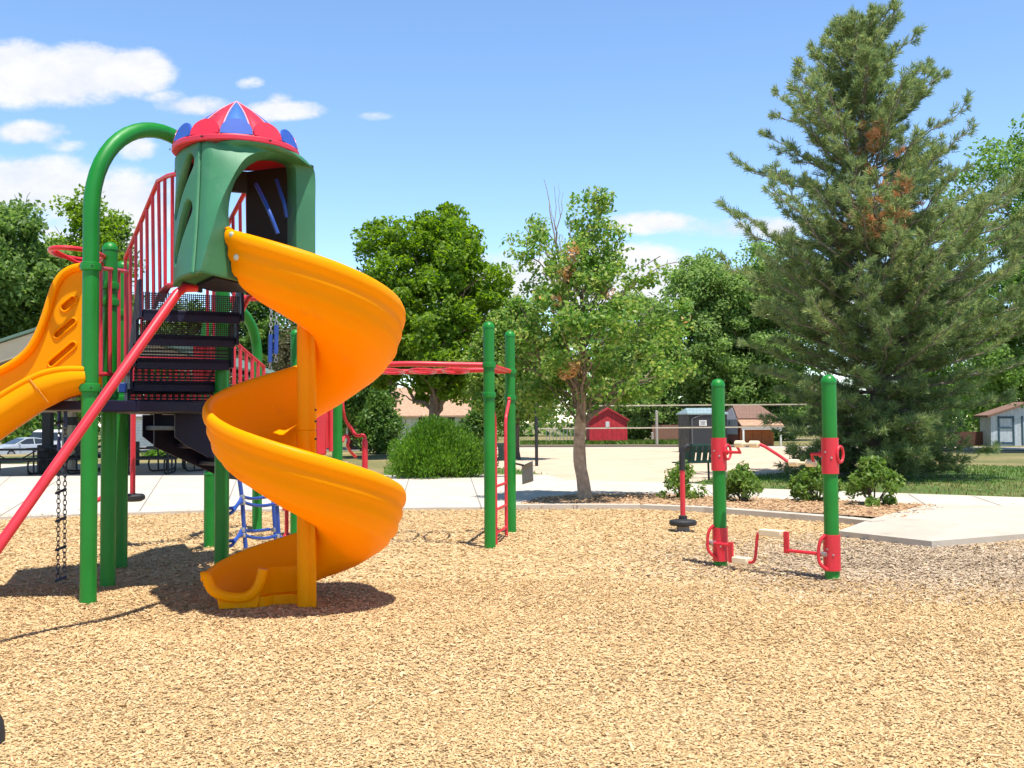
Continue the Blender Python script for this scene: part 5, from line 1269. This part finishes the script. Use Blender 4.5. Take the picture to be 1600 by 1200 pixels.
# portable toilet
Yt_ = 47.0
pt = thing('portable_toilet', 'dark grey portable toilet with pale roof, arched door and a white sign', 'portable toilet', (X_at(1098, Yt_), Yt_ + .9, 0))
M_pt = mat('toilet_grey', (0.012, 0.0135, 0.016), .55, 4, .12); M_ptl = mat('toilet_trim', (0.09, 0.095, 0.105), .55, 6, .1)
xa, xb = X_at(1077, Yt_), X_at(1136, Yt_); xL = X_at(1059.5, Yt_ + 1.7); zt0 = Z_at(1100, 648, Yt_)
fpl = [(xa, Yt_), (xb, Yt_), (xb + .1, Yt_ + 1.7), (xL, Yt_ + 1.7)]
b = MB(); b.prism([V((p[0], p[1], zt0)) for p in fpl], (0, 0, -zt0 - .02)); b.build('wall', M_pt, pt, smooth=False, bevel=.02)
b = MB(); b.prism([V((p[0] + (.06 if i in (1, 2) else -.08), p[1] + (-.08 if i < 2 else .08), zt0 + .005)) for i, p in enumerate(fpl)], (0, 0, .05))
ridge0, ridge1 = V((xL * .45 + xa * .55 + .1, Yt_ + .85, zt0 + .32)), V((xb - .35, Yt_ + .85, zt0 + .32))
e = [V((p[0] + (.06 if i in (1, 2) else -.08), p[1] + (-.08 if i < 2 else .08), zt0 + .06)) for i, p in enumerate(fpl)]
b.add(e + [ridge0, ridge1], [(0, 1, 5, 4), (1, 2, 5), (2, 3, 4, 5), (3, 0, 4)]); b.build('roof', mat('pale_green_roof', (.24, .33, .35), .5), pt, smooth=False)
dx0, dx1 = xa + .12, xb - .14
ar = [V((dx0, Yt_ - .03, .12)), V((dx0, Yt_ - .03, 1.55))] + [V((dx0 + (dx1 - dx0) * i / 10, Yt_ - .03, 1.55 + .22 * math.sin(math.pi * i / 10))) for i in range(1, 10)] + [V((dx1, Yt_ - .03, 1.55)), V((dx1, Yt_ - .03, .12))]
MB().tube(ar, .035, 6).build('door_frame', M_ptl, pt)
b = MB(); b.prism([p + V((0, -.005, 0)) for p in ar], (0, .03, 0)); dr_ = b.build('door', mat('toilet_door', (.024, .027, .033), .55, 4, .1), pt, smooth=False)
cs_ = V((X_at(1098, Yt_), Yt_ - .05, Z_at(1098, 661, Yt_))); MB().box(cs_, (.34, .012, .26)).build('sign', M_white, dr_, smooth=False)
for i, w__ in enumerate((.26, .18, .24)): MB().box(cs_ + V((0, -.012, .07 - .06 * i)), (w__, .008, .026)).build('sign_line', M_grey, dr_, smooth=False)
MB().box((dx1 - .12, Yt_ - .06, 1.0), (.05, .04, .18)).build('handle', M_ptl, dr_, smooth=False)
# garage
Yg = 60.0
gr = thing('brown_garage', 'brown garage with a shingle roof, grey gable and wide orange wood door', 'garage', (X_at(1180, Yg), Yg + 3, 0))
xg0, xg1 = X_at(1157, Yg), X_at(1214, Yg); zE = Z_at(1180, 655, Yg); zR = Z_at(1180, 634, Yg + 3)
gxl = X_at(1136, Yg + 3.0)
b = MB(); b.prism([V((xg0, Yg + .8, -.1)), V((xg1, Yg + .8, -.1)), V((xg1, Yg + 6, -.1)), V((gxl, Yg + 6, -.1))], (0, 0, zE + .1)); b.build('wall', M_brick, gr, smooth=False)
b = MB(); ridL, ridR = V((X_at(1146, Yg + 3), Yg + 3.2, zR)), V((xg1 - .25, Yg + 3.2, zR))
b.add([V((xg0 - .1, Yg + .3, zE)), V((xg1 + .15, Yg + .3, zE)), ridR, ridL, V((xg1 + .15, Yg + 6.2, zE)), V((gxl - .1, Yg + 6.2, zE))], [(0, 1, 2, 3), (1, 4, 2), (4, 5, 3, 2)]); b.build('roof', M_roofb, gr, smooth=False, solid=.12)
b = MB(); b.prism([V((xg0 - .05, Yg + .5, zE - .9)), V((xg0 - .05, Yg + .5, zE)), ridL + V((-.02, 0, -.1)), V((gxl, Yg + 6.0, zE)), V((gxl, Yg + 6.0, zE - .9))], V((-.04, 0, 0))); b.build('gable', mat('grey_gable', (.25, .25, .28), .8), gr, smooth=False)
b = MB(); b.add([V((xg0 - .1, Yg - .8, zE - .42)), V((xg1 + .2, Yg - .8, zE - .42)), V((xg1 + .15, Yg + .6, zE + .02)), V((xg0 - .1, Yg + .6, zE + .02))], [(0, 1, 2, 3)]); b.build('porch_roof', M_rooft, gr, smooth=False, solid=.10)
MB().box(((xg0 + xg1) / 2, Yg - .72, zE - .55), (xg1 - xg0 + .2, .08, .10)).build('fascia', M_white, gr, smooth=False)
for xx in (xg0, xg1 + .02): MB().box((xx, Yg - .70, (zE - .6) / 2), (.10, .10, zE - .6)).build('porch_post', M_white, gr, smooth=False)
MB().box(((xg0 + xg1) / 2 + .05, Yg + .75, (zE - .5) / 2), (xg1 - xg0 - .15, .08, zE - .5)).build('door', M_door, gr, smooth=False)
MB().box((X_at(1144, Yg + 2.4), Yg + 2.4, Z_at(1144, 661, Yg + 2.4)), (.3, .3, .3), .9).build('window', M_glass, gr, smooth=False)
# blue grey shed, right
Yb_ = 56.0
bsd = thing('blue_grey_shed', 'pale blue grey shed with dark teal trim at the right edge behind the pine', 'shed', (X_at(1590, Yb_), Yb_ + 1.6, 0))
M_bgs = boards('blue_grey_siding', (0.48, 0.53, 0.59), .2); M_teal = mat('teal_trim', (0.03, 0.075, 0.11), .6)
xs0, xs1 = X_at(1548, Yb_), X_at(1665, Yb_); zw = Z_at(1590, 650, Yb_); zb0 = Z_at(1590, 694, Yb_)
gable(bsd, xs0, xs1, Yb_, Yb_ + 1.3, -.1, zw, Z_at(1590, 632, Yb_), M_bgs, M_roofb, .25)
for px in (1560, 1583, 1597, 1620, 1660): MB().box((X_at(px, Yb_), Yb_ - .02, zw / 2), (.09, .05, zw)).build('trim_board', M_teal, bsd, smooth=False)
for zc in (zw - .07, .12): MB().box(((X_at(1560, Yb_) + X_at(1583, Yb_)) / 2, Yb_ - .02, zc if zc > 1 else .12), (.72, .05, .12)).build('trim_board', M_teal, bsd, smooth=False)
MB().box((X_at(1571.5, Yb_), Yb_ - .02, Z_at(1571, 668, Yb_)), (.72, .05, .10)).build('trim_board', M_teal, bsd, smooth=False)
fw = thing('red_brown_fence', 'low red brown board fence between the pine and the pale shed', 'fence', (X_at(1510, 57), 57, 0))
MB().box((X_at(1490, 57), 57, .35), (X_at(1546, 57) - X_at(1430, 57), .06, .8)).build('boards', boards('fence_boards', (.13, .05, .035), .16), fw, smooth=False)
# white house behind the maple
Yh_ = 74.0
wh = thing('white_house', 'low white house with a tan shingle roof behind the maple and bush', 'house', (X_at(668, Yh_), Yh_ + 4, 0))
hx0, hx1 = X_at(611, Yh_), X_at(728, Yh_); hze = Z_at(660, 648, Yh_)
gable(wh, hx0, hx1, Yh_, Yh_ + 8, -.1, hze, Z_at(660, 608, Yh_ + 4), M_whites, M_rooft, .4, 'x')
window(wh, (X_at(622, Yh_), Z_at(622, 661, Yh_)), .62, .9, Yh_); window(wh, (X_at(660, Yh_), Z_at(660, 658, Yh_)), .6, .8, Yh_); window(wh, (X_at(705, Yh_), Z_at(705, 659, Yh_)), .6, .8, Yh_)
# dark red shed near the hand rails
Yd = 58.0
dsd = thing('dark_red_shed', 'dark red shed with a grey lean-to roof beyond the red hand rails', 'shed', (X_at(556, Yd), Yd + 1.5, 0))
dx0_, dx1_ = X_at(541, Yd), X_at(566, Yd); dz = Z_at(555, 643, Yd)
b = MB(); b.prism([V((dx0_, Yd, -.1)), V((dx1_, Yd, -.1)), V((dx1_, Yd + 3, -.1)), V((dx0_ - .3, Yd + 3, -.1))], (0, 0, dz)); b.build('wall', M_brick, dsd, smooth=False)
b = MB(); b.add([V((dx0_ - .25, Yd - .3, dz - .02)), V((dx1_ + .25, Yd - .3, dz - .14)), V((dx1_ + .3, Yd + 3.2, dz + .10)), V((dx0_ - .5, Yd + 3.2, dz + .42))], [(0, 1, 2, 3)]); b.build('roof', mat('grey_roof', (.34, .33, .32), .8), dsd, smooth=False, solid=.1)
MB().box((dx0_ + .05, Yd - .03, dz / 2), (.12, .05, dz)).build('corner_board', M_white, dsd, smooth=False); MB().box((dx0_ + .45, Yd - .03, dz / 2), (.05, .05, dz)).build('corner_board', M_grey, dsd, smooth=False)
# low grey wall / gate and utility poles
lg = thing('grey_gate', 'low grey mesh gate with a white base rail left of the red shed', 'gate', (X_at(875, 70), 70, 0))
for zq, hh, mm_ in ((.12, .16, M_white), (1.0, .07, M_grey)): MB().box((X_at(875, 70), 70, zq), (2.0, .06, hh)).build('rail', mm_, lg, smooth=False)
for i in range(9): MB().box((X_at(875, 70) - .96 + .24 * i, 70, .55), (.05, .05, 1.0)).build('picket', M_grey, lg, smooth=False)
for px, Y, top, lab in ((1026, 62, 642, 'thin pale utility pole standing right of the red shed'), (1019, 70, 676, 'short grey post left of the thin utility pole'), (1327, 40, 600, 'slim pale pole half hidden in the pine')):
    o = MB().lathe([(.09, -.1), (.08, Z_at(px, top, Y)), (.02, Z_at(px, top, Y) + .03)], (X_at(px, Y), Y, 0), 10).build('utility_pole', mat('pole_wood', (.42, .37, .33), .9), None); tag(o, lab, 'pole')
fd = thing('board_fence', 'weathered red brown board fence behind the portable toilet', 'fence', (X_at(1040, 72), 72, 0))
MB().box((X_at(1042, 72), 72, .6), (X_at(1062, 72) - X_at(1016, 72), .06, 1.2)).build('boards', boards('old_boards', (.24, .12, .08), .2), fd, smooth=False)

# volleyball net
Yv = 34.0
vn = thing('volleyball_net', 'volleyball net with pale top and bottom tapes strung from a dark post across the sand', 'net', (X_at(1080, Yv), Yv, 0))
vx0, vx1 = X_at(838, Yv), X_at(1334, Yv); M_tape = mat('net_tape', (.50, .44, .34), .7)
zt1, zt2 = Z_at(1080, 633, Yv), Z_at(1080, 668, Yv)
for xx in (vx0, vx1): MB().lathe([(.055, -.1), (.055, zt1 + .35), (.02, zt1 + .38)], V((xx, Yv, 0)), 14).build('post', M_black, vn)
for zc in (zt1, zt2): MB().box(((vx0 + vx1) / 2, Yv, zc), (vx1 - vx0, .012, .042)).build('tape', M_tape, vn, smooth=False)
b = MB()
for i in range(90): x = vx0 + (vx1 - vx0) * (i + .5) / 90; b.tube([V((x, Yv, zt2)), V((x, Yv, zt1))], .0016, 3, caps=False)
for i in range(6): z_ = zt2 + (zt1 - zt2) * (i + .5) / 6; b.tube([V((vx0, Yv, z_)), V((vx1, Yv, z_))], .0016, 3, caps=False)
b.build('net_mesh', M_black, vn, fix=False)

# benches
M_bench = mat('dark_green_bench', (0.018, 0.050, 0.042), .5, 8, .2)
def bench(lab, x, y, rz, w_=1.5):
    t = thing('park_bench', lab, 'bench', (x, y, 0.04))
    parts = []
    b = MB()
    for i in range(5): b.box((0, -.20 + .1 * i, .44), (w_, .075, .03))
    seat = b; b2 = MB()
    for i in range(7): b2.obox(V((-w_ / 2 + w_ * (i + .5) / 7, .33, .66)), V((w_ / 7 * .36, 0, 0)), V((0, .012, .002)), V((0, .045, .19)))
    for z_, y_ in ((.47, .28), (.86, .385)): b2.box((0, y_, z_), (w_, .03, .05))
    ca_, sa_ = math.cos(rz), math.sin(rz)
    def place(bb): bb.v = [(x + p[0] * ca_ - p[1] * sa_, y + p[0] * sa_ + p[1] * ca_, p[2] + .04) for p in bb.v]; return bb
    place(seat).build('seat', M_bench, t, smooth=False); place(b2).build('backrest', M_bench, t, smooth=False)
    for s in (-1, 1):
        b3 = MB(); xx = s * w_ * .36
        b3.tube([(xx, -.24, .43), (xx, -.22, .0)], .025, 8).tube([(xx, .40, .9), (xx, .27, .45), (xx, .24, .0)], .025, 8).tube([(xx, -.24, .43), (xx, .27, .43)], .02, 8); place(b3).build('leg', M_black, t)
    return t
bench('dark green slatted bench turned sideways between spinner and left crank post', X_at(1090, 24.2), 24.2, R(200), 1.15)
bench('dark green slatted bench at the grass edge behind the overhead ladder posts', X_at(762, 26.8), 26.8, R(168), 1.5)

# pavilion
pv = thing('picnic_pavilion', 'picnic pavilion with a beige gable fascia and dark columns at the left edge', 'pavilion', (X_at(120, 33), 33, 0))
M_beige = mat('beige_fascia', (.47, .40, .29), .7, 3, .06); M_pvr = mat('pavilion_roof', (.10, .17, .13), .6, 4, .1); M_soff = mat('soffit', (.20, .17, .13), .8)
Yp0, Yp1 = 27.8, 37.5
L0, A0, R0 = P(-180, 596, Yp0), P(122, 497, Yp0), P(352, 575, Yp0)
th_ = .50
b = MB(); b.prism([L0, A0, R0, R0 + V((0, 0, -th_)), A0 + V((0, 0, -th_)), L0 + V((0, 0, -th_))], (0, .12, 0)); b.build('fascia', M_beige, pv, smooth=False)
dy = V((0, Yp1 - Yp0, 0)); o1 = V((0, -.14, .06)); o2 = V((0, .14, .06))
b = MB(); b.add([L0 + o1, A0 + o1, A0 + dy + o2, L0 + dy + o2, R0 + o1, R0 + dy + o2], [(0, 1, 2, 3), (1, 4, 5, 2)]); b.build('roof', M_pvr, pv, smooth=False, solid=.07)
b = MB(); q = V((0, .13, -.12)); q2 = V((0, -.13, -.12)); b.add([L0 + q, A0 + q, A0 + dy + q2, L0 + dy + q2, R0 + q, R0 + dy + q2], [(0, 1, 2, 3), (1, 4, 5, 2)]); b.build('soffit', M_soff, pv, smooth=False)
for px, Y, s, mm_ in ((75, 31.5, .26, M_black), (108, 34.8, .34, M_beige), (-60, 31.5, .26, M_black), (300, 35.6, .26, M_beige), (205, 36.4, .2, M_black)):
    x = X_at(px, Y); zq = A0.z - abs(x - A0.x) * .30 - .5
    MB().box((x, Y, zq / 2), (s, s, zq)).build('column', mm_, pv, smooth=False, bevel=.01)
    if mm_ is M_black: MB().box((x, Y, .42), (.46, .46, .9)).build('column_base', M_black, pv, smooth=False, bevel=.02)
MB().box((X_at(108, 34.75), 34.8, Z_at(108, 658, 34.8)), (.36, .36, .28)).build('column_band', M_black, pv, smooth=False)
# picnic tables
def make_table(lab):
    t = thing('picnic_table', lab, 'picnic table', (0, 0, 0), 'picnic tables under the pavilion')
    MB().box((0, 0, .74), (1.9, .76, .05)).build('table_top', M_black, t, bevel=.01)
    for s in (-1, 1): MB().box((0, s * .68, .45), (1.9, .27, .045)).build('seat', M_black, t, bevel=.01)
    for s in (-1, 1):
        b = MB(); x = s * .62
        b.tube(smooth_path([(x, -.68, .43), (x, -.74, .22), (x, -.62, .04), (x, -.2, .02), (x, .2, .02), (x, .62, .04), (x, .74, .22), (x, .68, .43)], 4), .026, 8)
        for q in (-1, 1): b.tube([(x, q * .22, .03), (x, q * .25, .72)], .026, 8); 
        b.tube([(x, -.68, .43), (x, .68, .43)], .022, 8); b.tube([(x * .2, 0, .42), (x, 0, .70)], .018, 8); b.build('leg_frame', M_black, t)
    return t
spots = [(22, 29.7, 8, 'dark picnic table at the far left edge in front of the silver car'), (98, 30.6, -10, 'dark picnic table between the two pavilion columns'), (232, 30.0, 6, 'dark picnic table just right of the hanging red pole'),
         (282, 31.8, -14, 'dark picnic table under the lower stairs, second from the red pole'), (318, 33.6, 20, 'dark picnic table farthest right under the pavilion, by the short green post'), (150, 32.6, 75, 'dark picnic table behind the tall front green post'), (-60, 31.0, 30, 'dark picnic table partly out of the frame at far left')]
proto = make_table(spots[0][3])
for i, (px, Y, a, lab) in enumerate(spots[:6]):
    o = proto if i == 0 else copy_tree(proto); o.location = (X_at(px, Y), Y, .03); o.rotation_euler = (0, 0, R(a)); o['label'] = lab
struct(MB().box((X_at(130, 33.2), 33.0, -.08), (15.5, 11.0, .2)).build('pavilion_slab', M_conc, smooth=False))
bush('low green shrub beyond the picnic tables at left', 250, 705, 45, 40, 706, 2500, M_bush, 71, .14, .3); bush('low green shrub beyond the picnic tables, right one', 320, 705, 45, 46, 704, 2500, M_bush, 72, .14, .3)
lw = thing('pale_house', 'low pale house wall with dark windows far behind the pavilion', 'house', (X_at(250, 92), 92, -.8))
z_b = float(terr(X_at(250, 92), 92)); MB().box((X_at(262, 92), 93, z_b + 1.5), (9.5, 5, 3.2)).build('wall', M_whites, lw, smooth=False)
gx = X_at(262, 92); b = MB(); b.add([V((gx - 5.2, 89.8, z_b + 3.0)), V((gx + 5.2, 89.8, z_b + 3.0)), V((gx + 5.2, 93, z_b + 4.6)), V((gx - 5.2, 93, z_b + 4.6))], [(0, 1, 2, 3)]); b.build('roof', mat('grey_shingle', (.32, .31, .32), .9), lw, smooth=False, solid=.1)
for dx in (-3.2, -1.0, 1.6): MB().box((gx + dx, 90.46, z_b + 1.9), (1.0, .08, 1.0)).build('window', M_glass, lw, smooth=False)

# vehicles
def wheel(parent, c, ax, r_=.31, w_=.2):
    t = MB().lathe([(r_ * .62, -w_ / 2), (r_ * .95, -w_ / 2), (r_, -w_ * .3), (r_, w_ * .3), (r_ * .95, w_ / 2), (r_ * .62, w_ / 2)], c, 20, ax).build('wheel', M_black, parent)
    MB().lathe([(.02, -w_ / 2 - .012), (r_ * .6, -w_ / 2 - .004), (r_ * .6, w_ / 2 + .004), (.02, w_ / 2 + .012)], c, 16, ax).build('rim', M_steel, t)
def car(name, lab, cat, loc, rz, mbody, prof, glass, W, wheels, lights):
    """prof: side outline (x along car, z); glass: list of (outline, inset side) side windows"""
    t = thing(name, lab, cat, loc); ca_, sa_ = math.cos(rz), math.sin(rz); L = V(loc)
    def W_(x, y, z): return V((L.x + x * ca_ - y * sa_, L.y + x * sa_ + y * ca_, L.z + z))
    rows = []
    zmax = max(p[1] for p in prof); zbelt = 0.92 if zmax < 1.7 else 1.1
    for y_, k_ in ((-1, .90), (-.97, 1), (-.6, 1.0), (0, 1.0), (.6, 1.0), (.97, 1), (1, .90)):
        row = []
        for x, z in prof:
            tum = 1 - .24 * max(0, (z - zbelt) / (zmax - zbelt)); row.append(W_(x * (1 if abs(y_) < .9 else .985), y_ * W / 2 * tum, z if abs(y_) < 1 else .5 + (z - .5) * .96))
        rows.append(row)
    b = MB(); b.loft(rows, closed=True); n = len(prof); tr_ = tessellate_polygon([[V((x, 0, z)) for x, z in prof]])
    b.f += [tuple(q) for q in tr_] + [tuple(i + 6 * n for i in q) for q in tr_]
    b.build('body', mbody, t, angle=40)
    for poly, nm in glass:
        for s in (-1, 1):
            pts = []
            for x, z in poly:
                tum = 1 - .24 * max(0, (z - zbelt) / (zmax - zbelt)); pts.append(W_(x, s * (W / 2 * tum + .012), z))
            b = MB(); b.prism(pts, W_(0, -s * .02, 0) - W_(0, 0, 0)); b.build('side_window', M_glass, t, smooth=False)
    # windscreen and rear window from profile pieces
    for (xa_, za_, xb_, zb_) in lights['screens']:
        nrm = V((za_ - zb_, 0, -(xa_ - xb_))); nrm = nrm.normalized(); nrm = nrm if nrm.z > 0 else -nrm
        def tz(z): return W / 2 * (1 - .24 * max(0, (z - zbelt) / (zmax - zbelt))) - .08
        q = [(xa_, -tz(za_), za_), (xa_, tz(za_), za_), (xb_, tz(zb_), zb_), (xb_, -tz(zb_), zb_)]
        b = MB(); b.prism([W_(x + nrm.x * .015, y, z + nrm.z * .015) for x, y, z in q], W_(-nrm.x * .02, 0, -nrm.z * .02) - W_(0, 0, 0)); b.build('windscreen', M_glass, t, smooth=False)
    for s in (-1, 1):
        b = MB(); b.obox(W_(lights['x'], s * W * .36, lights['z']), W_(.05, 0, 0) - L, W_(0, .17, 0) - L, V((0, 0, .08))); b.build('headlight', M_white, t, bevel=.02)
        b = MB(); b.obox(W_(lights['mx'], s * (W / 2 + .07), lights['mz']), W_(.06, 0, 0) - L, W_(0, .09, 0) - L, V((0, 0, .06))); b.build('mirror', mbody, t, bevel=.02)
        for x in wheels: wheel(t, W_(x, s * (W / 2 - .09), .31), W_(0, 1, 0) - L)
    b = MB(); b.obox(W_(lights['x'] - .02, 0, lights['z'] - .2), W_(.04, 0, 0) - L, W_(0, W * .3, 0) - L, V((0, 0, .06))); b.build('grille', M_black, t)
    return t
M_silver = mat('silver_paint', (.50, .53, .56), .3, 3, .05, metallic=.35, coat=.5); M_vanw = mat('van_white', (.78, .78, .78), .35, 3, .04, coat=.4)
cprof = [(-2.15, .42), (-2.2, .75), (-2.1, .98), (-1.55, 1.08), (-.95, 1.38), (-.3, 1.47), (.25, 1.42), (1.15, .98), (1.9, .82), (2.2, .62), (2.22, .36), (1.8, .22), (-1.8, .22)]
Yc_ = 73; cx_ = X_at(39, Yc_)
car('silver_car', 'silver sedan parked beyond the pavilion with its bonnet toward the left', 'car', (cx_, Yc_, float(terr(cx_, Yc_)) + .05), R(232), M_silver, cprof,
    [([(.95, 1.02), (.25, 1.36), (-.25, 1.40), (-.25, 1.02)], ''), ([(-.33, 1.02), (-.33, 1.40), (-.9, 1.33), (-1.35, 1.06)], '')], 1.76, (1.38, -1.35), {'screens': [(1.08, 1.02, .32, 1.39), (-1.5, 1.12, -1.0, 1.36)], 'x': 2.12, 'z': .68, 'mx': .8, 'mz': 1.0})
vprof = [(-2.4, .45), (-2.45, 1.0), (-2.35, 1.85), (-2.15, 1.98), (1.0, 2.0), (1.35, 1.85), (1.85, 1.2), (2.4, 1.05), (2.52, .75), (2.5, .38), (2.1, .25), (-2.1, .25)]
Yvn = 77; vx_ = X_at(86, Yvn)
car('white_van', 'white van parked behind the silver car and the dark pavilion column', 'van', (vx_, Yvn, float(terr(vx_, Yvn)) + .05), R(250), M_vanw, vprof,
    [([(1.55, 1.2), (1.15, 1.78), (.6, 1.8), (.6, 1.2)], ''), ([(.45, 1.2), (.45, 1.8), (-.7, 1.8), (-.7, 1.2)], ''), ([(-.85, 1.2), (-.85, 1.8), (-2.1, 1.76), (-2.15, 1.2)], '')], 1.95, (1.6, -1.55), {'screens': [(1.83, 1.24, 1.40, 1.82)], 'x': 2.44, 'z': .85, 'mx': 1.4, 'mz': 1.25})
